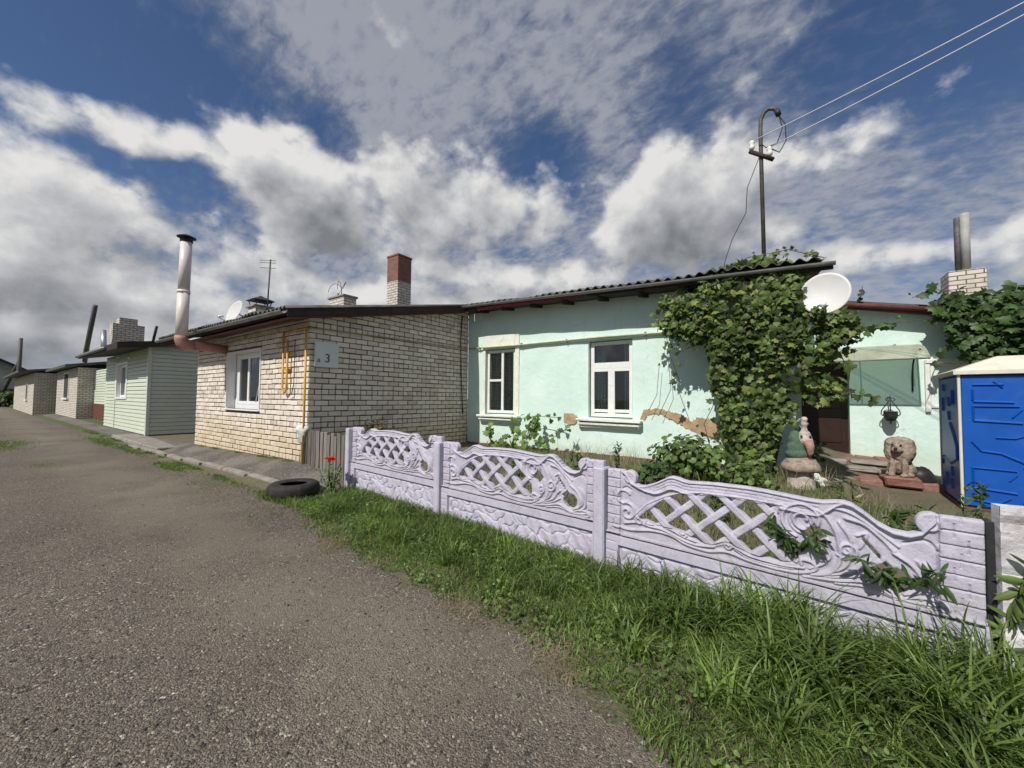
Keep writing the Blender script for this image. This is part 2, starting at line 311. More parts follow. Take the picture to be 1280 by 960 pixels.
DISHW = mat('dish_white', (.60, .60, .59), .45, .04, 3, dirt=(.5, .5, .47), dirt_s=3, dirt_amt=.3)
SIGNW = mat('sign_plate', (.62, .68, .66), .4, .03, 3)
SIGNTXT = mat('sign_lettering', (.015, .05, .05), .5, .05, 3)
RUBBER = mat('old_rubber', (.022, .022, .023), .75, .3, 14, bump=.4, dirt=(.09, .08, .065), dirt_s=7)
BLUE = mat('blue_plastic', (.006, .085, .40), .38, .07, 3, bump=.05, bscale=12, dirt=(.05, .13, .40), dirt_s=4, dirt_amt=.35)
CABINWHITE = mat('cabin_roof_plastic', (.68, .64, .54), .5, .06, 4, dirt=(.42, .38, .29), dirt_s=4)
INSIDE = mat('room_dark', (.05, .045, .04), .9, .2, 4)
DOORW = mat('dark_brown_door', (.028, .012, .008), .5, .2, 6)
CONCRETE = mat('grey_concrete', (.27, .25, .22), .95, .2, 5, bump=.6, dirt=(.14, .12, .10), dirt_s=4)
STEPRED = mat('red_step_paint', (.27, .13, .10), .95, .3, 6, bump=.8, dirt=(.25, .21, .175), dirt_s=4, dirt_amt=1.0)
STATUE = mat('weathered_statue_paint', (.33, .265, .215), .9, .25, 16, bump=.7, bscale=45, dirt=(.13, .085, .06), dirt_s=9, dirt_amt=.9)
STATUEGREEN = mat('statue_green', (.07, .125, .08), .8, .25, 14, bump=.4, dirt=(.16, .16, .12), dirt_s=9, dirt_amt=.8)
STATUEPALE = mat('statue_pale', (.50, .43, .38), .9, .2, 14, bump=.6, dirt=(.15, .11, .09), dirt_s=9, dirt_amt=.95)
STATUEPINK = mat('statue_pink', (.38, .22, .17), .85, .15, 14, bump=.5, dirt=(.16, .10, .08), dirt_s=10, dirt_amt=.8)
BARK = mat('bark', (.10, .075, .055), .95, .3, 14, bump=.7)
LEAF_VINE = mat('vine_leaf', (.082, .128, .028), .5, .3, 3, rnd=.75, trans=(1.5, 1.9, .8), alt=(.125, .14, .035))
LEAF_DARK = mat('dark_leaf', (.045, .085, .022), .5, .25, 4, rnd=.55, trans=(1.4, 1.8, .8))
LEAF_BUSH = mat('bush_leaf', (.105, .165, .040), .55, .25, 4, rnd=.6, trans=(1.5, 1.9, .8))
LEAF_RED = mat('reddish_leaf', (.11, .085, .035), .6, .3, 5, rnd=.6, trans=(1.5, 1.5, .8))
GRASS = mat('grass_blade', (.115, .172, .040), .5, .3, 1.7, rnd=.8, trans=(1.5, 1.9, .7))
STRAW = mat('dry_straw', (.24, .20, .125), .9, .2, 5, rnd=.4)
STONE = mat('loose_stone', (.17, .155, .135), .9, .2, 30, rnd=.75)
POPPY = mat('poppy_petal', (.62, .03, .012), .5, .15, 20, trans=(1.3, .6, .5))
CLOTH = mat('white_cloth_bag', (.62, .66, .60), .8, .12, 12, bump=.3, dirt=(.14, .24, .14), dirt_s=14, dirt_amt=.8)
BUCKET = mat('old_bucket', (.28, .26, .22), .7, .2, 8, dirt=(.14, .11, .08), dirt_s=6)
OLDWHITE = mat('old_whitewash', (.64, .62, .66), .9, .12, 8, bump=.5, dirt=(.24, .21, .19), dirt_s=3, dirt_amt=.75)

# ------------------------------------------------------------------ mesh tools
class MB:
    """collects shapes, then links them as ONE mesh object"""
    def __init__(s): s.v = []; s.f = []; s.r = []; s.sm = []
    def add(s, vs, fs, rnd=None, smooth=False):
        o = len(s.v); s.v += [tuple(p) for p in vs]; rv = random.random() if rnd is None else rnd
        for f in fs: s.f.append([o+i for i in f]); s.r.append(rv); s.sm.append(smooth)
        return s
    def box(s, a, b, rnd=None, bev=0, jit=0):
        (x0, y0, z0), (x1, y1, z1) = a, b
        x0, x1 = sorted((x0, x1)); y0, y1 = sorted((y0, y1)); z0, z1 = sorted((z0, z1))
        J = lambda: random.uniform(-jit, jit) if jit else 0
        if not bev:
            return s.add([(x+J(), y+J(), z+J()) for z in (z0, z1) for y in (y0, y1) for x in (x0, x1)], [(0, 2, 3, 1), (4, 5, 7, 6), (0, 1, 5, 4), (2, 6, 7, 3), (0, 4, 6, 2), (1, 3, 7, 5)], rnd)
        b_ = min(bev, (x1-x0)/2.1, (y1-y0)/2.1, (z1-z0)/2.1); V = []; idx = {}
        for ix, X in enumerate((x0, x1)):
            for iy, Y in enumerate((y0, y1)):
                for iz, Z in enumerate((z0, z1)):
                    sx, sy, sz = (1-2*ix)*b_, (1-2*iy)*b_, (1-2*iz)*b_; jx, jy, jz = J(), J(), J()
                    for ax, p in enumerate(((X, Y+sy, Z+sz), (X+sx, Y, Z+sz), (X+sx, Y+sy, Z))):
                        idx[(ix, iy, iz, ax)] = len(V); V.append((p[0]+jx, p[1]+jy, p[2]+jz))
        Fs = []
        for k in (0, 1):
            Fs.append([idx[(k, i, j, 0)] for i, j in ((0, 0), (0, 1), (1, 1), (1, 0))]); Fs.append([idx[(i, k, j, 1)] for i, j in ((0, 0), (1, 0), (1, 1), (0, 1))]); Fs.append([idx[(i, j, k, 2)] for i, j in ((0, 0), (0, 1), (1, 1), (1, 0))])
        for i in (0, 1):
            for j in (0, 1):
                Fs.append([idx[(i, j, 0, 0)], idx[(i, j, 1, 0)], idx[(i, j, 1, 1)], idx[(i, j, 0, 1)]])
                Fs.append([idx[(i, 0, j, 0)], idx[(i, 1, j, 0)], idx[(i, 1, j, 2)], idx[(i, 0, j, 2)]])
                Fs.append([idx[(0, i, j, 1)], idx[(1, i, j, 1)], idx[(1, i, j, 2)], idx[(0, i, j, 2)]])
                for k in (0, 1): Fs.append([idx[(i, j, k, 0)], idx[(i, j, k, 1)], idx[(i, j, k, 2)]])
        return s.add(V, Fs, rnd)
    def tube(s, pts, r, n=8, cap=True, rnd=None):
        pts = [Vector(p) for p in pts]; rs = r if isinstance(r, (list, tuple)) else [r]*len(pts); V = []; Fs = []; ref = None
        for i, p in enumerate(pts):
            tg = (pts[min(i+1, len(pts)-1)]-pts[max(i-1, 0)])
            tg = tg.normalized() if tg.length > 1e-9 else Vector((0, 0, 1))
            if ref is None: ref = tg.orthogonal().normalized()
            ref = (ref-tg*ref.dot(tg)); ref = ref.normalized() if ref.length > 1e-6 else tg.orthogonal().normalized()
            bi = tg.cross(ref)
            for k in range(n): a = 2*pi*k/n; V.append(p+(ref*cos(a)+bi*sin(a))*rs[i])
        for i in range(len(pts)-1):
            for k in range(n): Fs.append((i*n+k, i*n+(k+1) % n, (i+1)*n+(k+1) % n, (i+1)*n+k))
        if cap: Fs.append(tuple(range(n))[::-1]); Fs.append(tuple((len(pts)-1)*n+k for k in range(n)))
        return s.add(V, Fs, rnd, True)
    def lathe(s, c, prof, n=20, rnd=None, sx=1, sy=1, wob=0, rot=0):
        V = []; Fs = []
        for i, (r, z) in enumerate(prof):
            for k in range(n):
                a = 2*pi*k/n+rot; w = 1+wob*sin(3*a+i*1.7)+wob*.7*sin(5*a-i)
                V.append((c[0]+r*w*cos(a)*sx, c[1]+r*w*sin(a)*sy, c[2]+z))
        for i in range(len(prof)-1):
            for k in range(n): Fs.append((i*n+k, i*n+(k+1) % n, (i+1)*n+(k+1) % n, (i+1)*n+k))
        Fs.append(tuple(range(n))[::-1]); Fs.append(tuple((len(prof)-1)*n+k for k in range(n)))
        return s.add(V, Fs, rnd, True)
    def ball(s, c, r, n=12, rnd=None, noise=0):
        r = r if isinstance(r, (tuple, list)) else (r, r, r); V = []; Fs = []
        for i in range(n+1):
            th = pi*i/n
            for k in range(n*2):
                a = pi*k/n; w = 1+noise*(sin(3*a+2*th)+sin(5*th+a*2))*.5
                V.append((c[0]+r[0]*w*sin(th)*cos(a), c[1]+r[1]*w*sin(th)*sin(a), c[2]+r[2]*w*cos(th)))
        m = n*2
        for i in range(n):
            for k in range(m): Fs.append((i*m+k, (i+1)*m+k, (i+1)*m+(k+1) % m, i*m+(k+1) % m))
        return s.add(V, Fs, rnd, True)
    def prism(s, outline, axis, a, b, rnd=None):
        """outline in the two other axes, extruded along axis from a to b"""
        def P(u, v, w): return {'x': (w, u, v), 'y': (u, w, v), 'z': (u, v, w)}[axis]
        n = len(outline); V = [P(u, v, a) for u, v in outline]+[P(u, v, b) for u, v in outline]
        return s.add(V, [tuple(range(n)), tuple(range(n, 2*n))[::-1]]+[(i, (i+1) % n, n+(i+1) % n, n+i) for i in range(n)], rnd)
    def build(s, name, m, parent=None, loc=None):
        me = bpy.data.meshes.new(name); me.from_pydata(s.v, [], s.f); me.update()
        at_ = me.attributes.new('rnd', 'FLOAT', 'FACE'); at_.data.foreach_set('value', s.r)
        me.polygons.foreach_set('use_smooth', s.sm); me.materials.append(m)
        return link(name, me, parent, loc)
def recalc(o):
    import bmesh
    bm = bmesh.new(); bm.from_mesh(o.data); bmesh.ops.recalc_face_normals(bm, faces=bm.faces); bm.to_mesh(o.data); bm.free(); return o
def link(name, me, parent=None, loc=None):
    o = bpy.data.objects.new(name, me); COL.objects.link(o)
    if loc is not None: o.location = loc
    if parent is not None: o.parent = parent; o.matrix_parent_inverse = Matrix.Translation(-parent.location) if loc is None else Matrix()
    return o
def npmesh(name, V, Fq, m, parent=None, rnd=None, smooth=False, loc=None):
    """numpy vertices (N,3) and faces (M,k)"""
    me = bpy.data.meshes.new(name); k = Fq.shape[1]; nf = len(Fq)
    me.vertices.add(len(V)); me.vertices.foreach_set('co', np.ascontiguousarray(V, dtype=np.float32).ravel())
    me.loops.add(nf*k); me.loops.foreach_set('vertex_index', np.ascontiguousarray(Fq, dtype=np.int32).ravel())
    me.polygons.add(nf); me.polygons.foreach_set('loop_start', np.arange(0, nf*k, k, dtype=np.int32))
    try: me.polygons.foreach_set('loop_total', np.full(nf, k, dtype=np.int32))
    except Exception: pass
    if smooth: me.polygons.foreach_set('use_smooth', np.ones(nf, dtype=bool))
    me.update(calc_edges=True)
    if rnd is not None: me.attributes.new('rnd', 'FLOAT', 'FACE').data.foreach_set('value', np.ascontiguousarray(rnd, dtype=np.float32))
    me.materials.append(m); return link(name, me, parent, loc)
def thing(name, loc, label, cat, group=None):
    o = bpy.data.objects.new(name, None); COL.objects.link(o); o.location = loc; o.empty_display_size = .2
    return tag(o, label, cat, group)
def tag(o, label=None, cat=None, group=None, kind=None):
    for k, v in (('label', label), ('category', cat), ('group', group), ('kind', kind)):
        if v: o[k] = v
    return o
def copy_tree(o, parent=None):
    c = o.copy(); COL.objects.link(c); c.parent = parent
    for ch in list(o.children): copy_tree(ch, c)
    return c

def ground_z(x, y):
    x = np.asarray(x, float); y = np.asarray(y, float)
    sm = lambda v, a, b: (lambda q: q*q*(3-2*q))(np.clip((v-a)/(b-a), 0, 1))
    base = np.interp(x, [-34, -24, -17, -12.5, -6.8, -5.4], [.08, .06, .05, .14, .25, .10])
    left = base*sm(y, 2.75, 3.4)
    yard = .24*sm(y, 3.7, 7.2)*sm(-x, -1.2, -.2)+.27*sm(y, 8.3, 10.4)*sm(x, .1, .6)*sm(-x, -2.3, -1.7)
    k = sm(x, -6.0, -5.3)
    return left*(1-k)+yard*k

# ------------------------------------------------------------------ ground, road, pavement
def grid_sheet(name, xs, ys, zf, m, kind='structure'):
    X, Y = np.meshgrid(xs, ys); V = np.stack([X, Y, zf(X, Y)], -1).reshape(-1, 3); nx, ny = len(xs), len(ys)
    i = np.arange(ny-1)[:, None]*nx+np.arange(nx-1)[None]; Fq = np.stack([i, i+1, i+nx+1, i+nx], -1).reshape(-1, 4)
    return tag(npmesh(name, V, Fq, m, smooth=True), kind=kind)
gx = np.concatenate([[-900, -300, -120, -70], np.arange(-45, 6, .3), [8, 15, 40, 300, 900]]); gy = np.concatenate([[-900, -200, -40, -12], np.arange(-4, 13, .25), [16, 40, 200, 900]])
grid_sheet('ground', gx, gy, lambda X, Y: ground_z(X, Y)+.006*np.sin(X*5.1)*np.sin(Y*6.3)*(Y > 3.6), SOIL)
EDGE_X = [-90, -40, -16, -11.5, -9.6, -8.4, -6.4, -5.7, -4.7, -3.27, -1.9, -1.28, -.81, -.51, -.3, .5, 2, 12]
EDGE_Y = [2.3, 2.5, 2.55, 2.45, 2.25, 2.5, 2.55, 2.38, 2.35, 2.0, 1.98, 1.9, 1.78, 1.64, 1.56, 1.32, 1.1, .8]
def verge(x): return np.interp(x, EDGE_X, EDGE_Y)
def road():
    xs = np.concatenate([[-300, -120, -60], np.arange(-40, -6, .12), np.arange(-6, 2.5, .035), [3, 5, 9, 14]])
    top = verge(xs)+.04*np.sin(xs*9.1)+.05*np.sin(xs*3.7+1)+RNG.normal(0, .018, len(xs))
    bot = np.interp(xs, [-300, -60, -30, -20, -16, -12, -8, 14], [.9, .9, .7, .55, .3, -1.5, -8, -8])+.1*np.sin(xs*2.3)
    rows = np.linspace(0, 1, 9); V = []
    for r in rows: V.append(np.stack([xs, bot+(top-bot)*r, np.full(len(xs), .006)], -1))
    n = len(xs); i = np.arange(8)[:, None]*n+np.arange(n-1)[None]
    tag(npmesh('road', np.concatenate(V), np.stack([i, i+1, i+n+1, i+n], -1).reshape(-1, 4), ROAD), kind='structure')
road()
px_ = np.concatenate([np.arange(-40, -5.35, .25)]); py_ = np.linspace(2.86, 3.44, 5)
grid_sheet('pavement', px_, py_, lambda X, Y: ground_z(X, Y)+.012, PAVE)
def kerb():
    mb = MB(); x = -14.6
    while x < -6.9:
        L = 1.0; y0 = 2.6+(x+14)*.037+random.uniform(-.015, .015); z0 = random.uniform(-.01, .012)
        mb.box((x, y0, -.1), (x+L-.012, y0+.11, .065+z0), bev=.012, jit=.006); x += L
    tag(mb.build('kerb', CONCRETE), kind='structure')
kerb()

# ------------------------------------------------------------------ foliage tools
def leaf_template(kind):
    if kind == 'vine':      # five lobes, folded along the midrib
        o = [(0, 0), (.32, -.12), (.5, .18), (.34, .36), (.42, .62), (.17, .66), (0, 1.0), (-.17, .66), (-.42, .62), (-.34, .36), (-.5, .18), (-.32, -.12)]
    elif kind == 'round': o = [(0, 0), (.3, .1), (.42, .4), (.3, .75), (0, 1), (-.3, .75), (-.42, .4), (-.3, .1)]
    else: o = [(0, 0), (.12, .2), (.15, .5), (.09, .8), (0, 1), (-.09, .8), (-.15, .5), (-.12, .2)]
    a = np.array([(x, y, -.22*abs(x)-.15*y*y) for x, y in o]); c = np.array([[0, .42, .04]])
    return np.concatenate([c, a])
def leaf_cloud(name, P, N, size, m, parent, kind='vine', rnd_fn=None, droop=.35, scale_v=.35):
    """leaf blades at points P facing roughly along N"""
    T = leaf_template(kind); n = len(P); k = len(T)
    N = N+RNG.normal(0, .45, (n, 3)); N /= np.linalg.norm(N, axis=1, keepdims=True)
    tip = RNG.normal(0, .6, (n, 3)); tip[:, 2] -= droop; tip -= N*(tip*N).sum(1, keepdims=True); tip /= np.linalg.norm(tip, axis=1, keepdims=True)
    sd = np.cross(tip, N); sc = size*(1+scale_v*RNG.uniform(-1, 1, n))
    V = P[:, None]+(T[None, :, 0:1]*sd[:, None]+T[None, :, 1:2]*tip[:, None]+T[None, :, 2:3]*N[:, None])*sc[:, None, None]
    tri = np.array([(0, 1+i, 1+(i+1) % (k-1)) for i in range(k-1)])
    Fq = (np.arange(n)[:, None, None]*k+tri[None]).reshape(-1, 3)
    r = RNG.uniform(0, 1, n) if rnd_fn is None else rnd_fn(P)
    return npmesh(name, V.reshape(-1, 3), Fq, m, parent, np.repeat(r, k-1))
def in_poly(x, y, poly):
    x = np.asarray(x); y = np.asarray(y); c = np.zeros(x.shape, bool); n = len(poly)
    for i in range(n):
        (x1, y1), (x2, y2) = poly[i], poly[(i+1) % n]
        with np.errstate(divide='ignore', invalid='ignore'):
            h = ((y1 > y) != (y2 > y)) & (x < (x2-x1)*(y-y1)/((y2-y1) if y2 != y1 else 1e-9)+x1)
        c ^= h
    return c

# ------------------------------------------------------------------ brick house (number 3)
BX0, BX1, BY = -12.5, -6.82, 3.44
MYF = 7.62                                                    # facade plane of the mint house
bh = thing('brick_house', (-9.6, 5.2, .2), 'low white brick house end with dark tin-edged roof, beside the mint house', 'house')
WX0, WX1, WZ0, WZ1 = -10.5, -8.72, 1.12, 2.40               # its window
def roof_z(y): return 2.83+(y-2.9)*.205
def brick_wall(front):
    mb = MB(); L, Hc, W = .248, .083, .11; row = 0; z = -.05
    a0, a1 = (BX0, BX1) if front else (BY, MYF)
    while z < 3.9:
        header = row % 6 == 3; step = .13 if header else .26; x = a0-(.13 if row % 2 else 0)-(.0 if front else 0)
        while x < a1:
            s, e = max(x, a0), min(x+step-.017, a1); x += step
            if e-s < .03: continue
            segs = [(s, e)]
            if front and z+Hc > WZ0-.02 and z < WZ1+.02:
                segs = [q for q in ((s, min(e, WX0)), (max(s, WX1), e)) if q[1]-q[0] > .02]
            for s_, e_ in segs:
                zt = roof_z(BY if front else (s_+e_)/2)-.12
                if z+Hc > zt+.1: continue
                d = random.uniform(-.004, .004); dz = random.uniform(-.003, .003)
                if front: mb.box((s_, BY+d, z+dz), (e_, BY+W+d, z+Hc+dz), bev=.006, jit=.0035)
                else: mb.box((BX1-W+d, s_+(.02 if s_ <= BY+.001 else 0), z+dz), (BX1+d, e_, z+Hc+dz), bev=.006, jit=.0035)
        z += .1; row += 1
    return mb
brick_wall(True).build('front_wall', BRICK, bh); brick_wall(False).build('side_wall', BRICK, bh)
mb = MB()                                                       # dark mortar just behind the brick faces, with the window hole
y0, y1 = BY+.020, BY+.30
for a, b in (((BX0+.01, y0, -.1), (WX0-.002, y1, 2.85)), ((WX1+.002, y0, -.1), (BX1-.020, y1, 2.85)), ((WX0-.002, y0, -.1), (WX1+.002, y1, WZ0)), ((WX0-.002, y0, WZ1), (WX1+.002, y1, 2.85))): mb.box(a, b)
mb.prism([(y1, -.1), (MYF-.005, -.1), (MYF-.005, roof_z(MYF)-.06), (y1, roof_z(y1)-.06)], 'x', BX1-.10, BX1-.020)
mb.prism([(y1, -.1), (MYF-.005, -.1), (MYF-.005, roof_z(MYF)-.06), (y1, roof_z(y1)-.06)], 'x', BX0+.012, BX0+.10)
mb.build('mortar_core', MORTAR, bh)
def corrugated(xa, xb, ya, yb, za0, za1, zb0, zb1, period=.15, amp=.024, th=.012):
    n = max(8, int((xb-xa)/(period/6))); xs = np.linspace(xa, xb, n); f = (xs-xa)/(xb-xa); w = amp*np.sin(xs*2*pi/period)
    sag = .012*np.sin(f*17)+.008*np.sin(f*41)
    rowA = np.stack([xs, np.full(n, ya)+.015*np.sin(f*29), za0+(za1-za0)*f+w+sag], -1); rowB = np.stack([xs, np.full(n, yb), zb0+(zb1-zb0)*f+w], -1)
    V = np.concatenate([rowA, rowB, rowA-[0, 0, th], rowB-[0, 0, th]]); i = np.arange(n-1)
    Q = [np.stack([i, i+1, n+i+1, n+i], -1), np.stack([2*n+i, 3*n+i, 3*n+i+1, 2*n+i+1], -1), np.stack([i, 2*n+i, 2*n+i+1, i+1], -1), np.stack([n+i, n+i+1, 3*n+i+1, 3*n+i], -1)]
    Q += [np.array([[0, n, 3*n, 2*n], [n-1, 3*n-1, 4*n-1, 2*n-1]])]
    return V, np.concatenate(Q)
V, Q = corrugated(-13.75, -6.5, 2.9, 7.3, 2.93, 2.86, 3.80, 3.78); rf = npmesh('roof', V, Q, ROOF, bh, np.full(len(Q), .5))
mb = MB()
mb.prism([(2.93, 2.70), (7.25, 3.60), (7.25, 3.77), (2.93, 2.84)], 'x', -6.56, -6.52)                 # verge board along the slope
mb.box((-13.7, 2.945, 2.74), (-6.565, 2.97, 2.86)); mb.build('fascia_board', DARKWOOD, rf)
MB().prism([(2.98, 2.69), (7.2, 3.57), (7.2, 3.59), (2.98, 2.71)], 'x', -13.6, -6.57).build('soffit', SOFFIT, rf)
mb = MB(); n = 7                                              # half round gutter
for k in range(n): a0, a1 = pi*k/n, pi*(k+1)/n; mb.add([(-13.7, 2.87-.05*cos(a0), 2.85-.05*sin(a0)), (-6.53, 2.87-.05*cos(a0), 2.79-.05*sin(a0)), (-6.53, 2.87-.05*cos(a1), 2.79-.05*sin(a1)), (-13.7, 2.87-.05*cos(a1), 2.85-.05*sin(a1))], [(0, 1, 2, 3)], smooth=True)
mb.build('gutter', GUTTER, rf)
MB().tube([(-12.6, 3.15, 2.58), (-9.4, 3.15, 2.66), (-6.9, 3.2, 2.70)], .02).build('eaves_pipe', GUTTER, bh)

def window(parent, x0, x1, z0, z1, y, bars, frame=.06, m=PVC, depth=.06, room=1.2, curtain=True, name='window'):
    """a window set in an opening of a wall that faces -Y: frame > glass, bars = [(x0,z0,x1,z1)] in 0..1"""
    mb = MB(); w, h = x1-x0, z1-z0
    mb.box((x0, y, z0), (x0+frame, y+depth, z1), bev=.006); mb.box((x1-frame, y, z0), (x1, y+depth, z1), bev=.006)
    mb.box((x0+frame, y+.002, z0), (x1-frame, y+depth-.002, z0+frame), bev=.006); mb.box((x0+frame, y+.002, z1-frame), (x1-frame, y+depth-.002, z1), bev=.006)
    for a, b, c, d in bars: mb.box((x0+a*w, y+.004, z0+b*h), (x0+c*w, y+depth-.004, z0+d*h), bev=.005)
    f = mb.build(name, m, parent)
    MB().box((x0+.01, y+depth*.5, z0+.01), (x1-.01, y+depth*.5+.006, z1-.01)).build('glass', GLASS, f)
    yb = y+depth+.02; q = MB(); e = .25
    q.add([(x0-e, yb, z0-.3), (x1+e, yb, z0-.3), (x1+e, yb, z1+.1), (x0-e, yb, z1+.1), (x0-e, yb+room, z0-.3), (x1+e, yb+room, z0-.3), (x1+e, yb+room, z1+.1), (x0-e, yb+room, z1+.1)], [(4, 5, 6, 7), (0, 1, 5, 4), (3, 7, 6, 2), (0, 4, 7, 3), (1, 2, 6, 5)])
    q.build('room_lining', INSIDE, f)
    if curtain:
        n = 40; q = MB()
        for a, b in (curtain if isinstance(curtain, list) else [(0, 1)]):
            V = []; xa, xb = x0+a*w, x0+b*w
            for i in range(n+1):
                t_ = i/n; yy = yb+.07+.02*sin(t_*38)+.008*sin(t_*91); V += [(xa+(xb-xa)*t_, yy, z0-.05), (xa+(xb-xa)*t_, yy, z1)]
            q.add(V, [(2*i, 2*i+2, 2*i+3, 2*i+1) for i in range(n)], smooth=True)
        q.build('curtain', LACE, f)
    return f
wf = window(bh, WX0+.16, WX1-.10, WZ0+.1, WZ1-.08, BY+.17, [(.33, .0, .385, 1), (.80, 0, .90, 1)], frame=.07, curtain=[(0, .32), (.42, .8)])
mb = MB()                                                      # white surround that lines the deep opening
mb.box((WX0, BY-.02, WZ0), (WX0+.03, BY+.165, WZ1), bev=.004); mb.box((WX1-.03, BY-.02, WZ0), (WX1, BY+.165, WZ1), bev=.004)
mb.box((WX0+.03, BY-.018, WZ1-.03), (WX1-.03, BY+.165, WZ1), bev=.004); mb.box((WX0-.02, BY-.05, WZ0-.03), (WX1+.02, BY+.165, WZ0-.002), bev=.006)
mb.box((WX0+.03, BY+.17, WZ0), (WX0+.158, BY+.2, WZ1-.03)); mb.box((WX1-.098, BY+.17, WZ0), (WX1-.03, BY+.2, WZ1-.03)); mb.box((WX0+.158, BY+.17, WZ1-.08), (WX1-.098, BY+.2, WZ1-.032)); mb.box((WX0+.158, BY+.17, WZ0), (WX1-.098, BY+.2, WZ0+.098))
mb.build('window_surround', PVC, bh)
MB().tube([(-9.35, BY+.165, 1.28), (-9.02, BY+.162, 2.02)], .012, 6).build('window_stay', PVC, wf)
# metal flue standing off the wall, with elbow and cap
fl = thing('metal_flue', (-10.55, 3.42, 2.5), 'tall pinkish metal stove flue with red elbow, standing off the brick house front', 'flue pipe')
fx, fy = -10.55, 2.60
MB().tube([(-10.6, 3.46, 2.47), (-10.57, 3.0, 2.50), (fx, 2.76, 2.505)], .105, 14).build('elbow_pipe', FLUERED, fl)
MB().tube([(fx, 2.80, 2.5), (fx, fy+.07, 2.50), (fx, fy+.02, 2.53), (fx, fy, 2.60), (fx, fy, 2.68)], [.115, .12, .122, .12, .118], 16).build('elbow', FLUERED, fl)
mb = MB().tube([(fx, fy, 2.66), (fx+.03, fy, 3.62)], .108, 18); mb.tube([(fx+.03, fy, 3.60), (fx+.03, fy, 3.66)], .116, 18); mb.tube([(fx+.03, fy, 3.62), (fx+.07, fy, 4.70)], .104, 18)
mb.build('pipe', FLUEPAINT, fl)
mb = MB(); c = (fx+.07, fy, 4.70); mb.tube([c, (c[0], c[1], 4.76)], .112, 16); mb.lathe((c[0], c[1], 4.80), [(.17, 0), (.165, .012), (.07, .06), (.01, .075)], 18)
for k in range(3): a = 2*pi*k/3; mb.tube([(c[0]+.1*cos(a), c[1]+.1*sin(a), 4.74), (c[0]+.12*cos(a), c[1]+.12*sin(a), 4.81)], .007, 5)
mb.build('rain_cap', IRON, fl)
# gas pipes
gp = thing('gas_pipe', (-6.9, 3.36, .3), 'yellow gas pipe rising at the brick corner and running under the eaves', 'pipe')
mb = MB(); mb.tube([(-6.77, 3.36, .22), (-6.77, 3.36, 2.55)], .019, 10)
mb.build('riser', YELLOW, gp)
MB().tube([(-6.77, 3.36, 2.55), (-6.765, 3.40, 2.60), (-6.765, 3.6, 2.62), (-6.765, 5.5, 2.66), (-6.765, 7.5, 2.68)], .013, 8).build('side_run', mat('faded_pipe', (.30, .25, .14), .8, .2, 8), gp)
mb = MB(); mb.tube([(-7.62, 3.37, 2.62), (-7.62, 3.37, 1.55), (-7.60, 3.37, 1.50), (-7.55, 3.37, 1.47), (-7.48, 3.37, 1.50), (-7.46, 3.37, 1.55), (-7.46, 3.37, 2.45)], .018, 10)
for zc in (2.2, 1.9): mb.box((-7.65, 3.36, zc), (-7.43, 3.43, zc+.02))
mb.build('meter_loop', YELLOW, gp)
MB().tube([(-7.62, 3.39, 2.60), (-6.8, 3.38, 2.60)], .016, 8).build('link_pipe', YELLOW, gp)
MB().tube([(-7.25, 3.40, 2.45), (-7.25, 3.40, 1.62), (-7.30, 3.39, 1.45), (-7.40, 3.385, 1.42)], .007, 6).build('cable', BLACKCABLE, gp)
ck = MB().tube([(-6.80, 7.35, 3.55), (-6.79, 7.28, 2.9), (-6.79, 7.32, 2.0), (-6.79, 7.40, 1.0)], .012, 6).build('wall_cable', BLACKCABLE); tag(ck, 'black cable hanging down the shaded brick side wall by the mint corner', 'cable')
# number plate
sg = thing('house_number_sign', (-6.78, 3.74, 1.93), 'pale square plate with the number 3, on the shaded brick side wall', 'sign')
MB().box((-6.798, 3.52, 1.935), (-6.775, 3.97, 2.395), bev=.006).build('plate', SIGNW, sg)
def text(name, body, size, loc, rot, m, parent, extr=.002):
    cu_ = bpy.data.curves.new(name, 'FONT'); cu_.body = body; cu_.size = size; cu_.extrude = extr; cu_.align_x = 'CENTER'
    tmp = bpy.data.objects.new('tmp', cu_); COL.objects.link(tmp); dg = bpy.context.evaluated_depsgraph_get(); me = bpy.data.meshes.new_from_object(tmp.evaluated_get(dg)); bpy.data.objects.remove(tmp)
    me.transform(Matrix.Translation(loc) @ Matrix.Rotation(rot[2], 4, 'Z') @ Matrix.Rotation(rot[0], 4, 'X')); me.materials.clear(); me.materials.append(m)
    return link(name, me, parent)
digit = text('number', '3', .22, (-6.772, 3.755, 2.03), (pi/2, 0, pi/2), SIGNTXT, sg); text('number_prefix', '\u0434.', .085, (-6.772, 3.60, 2.035), (pi/2, 0, pi/2), SIGNTXT, sg)
# chimneys and aerials standing on the roofs
def brick_shaft(name, x0, y0, z0, w, d, h, m, label, steps=None):
    t = thing(name, (x0+w/2, y0+d/2, z0), label, 'chimney'); mb = MB()
    mb.box((x0, y0, z0), (x0+w, y0+d, z0+h), bev=.012)
    o = mb.build('shaft', m, t)
    o.data.transform(Matrix.Translation((-x0, -y0, -z0))); o.matrix_parent_inverse = Matrix(); o.location = (-w/2, -d/2, 0)
    return t
t = brick_shaft('brick_chimney', -11.95, 8.8, 3.9, .62, .62, 2.66, REDWHITE, 'square chimney, white brick below and red brick on top, over the brick house roof')
mb = MB().box((-11.97, 8.78, 6.56), (-11.31, 9.44, 6.63), bev=.01); mb.box((-11.85, 8.9, 6.631), (-11.43, 9.3, 6.66)); mb.build('crown_course', PLINTH, t)
t = brick_shaft('low_chimney', -13.55, 7.5, 3.9, .95, .5, 1.06, FARBRICK, 'short grey brick chimney with a loop aerial, behind the brick house verge')
MB().box((-13.6, 7.46, 4.961), (-12.55, 8.04, 5.03), bev=.01).build('cap_slab', CONCRETE, t)
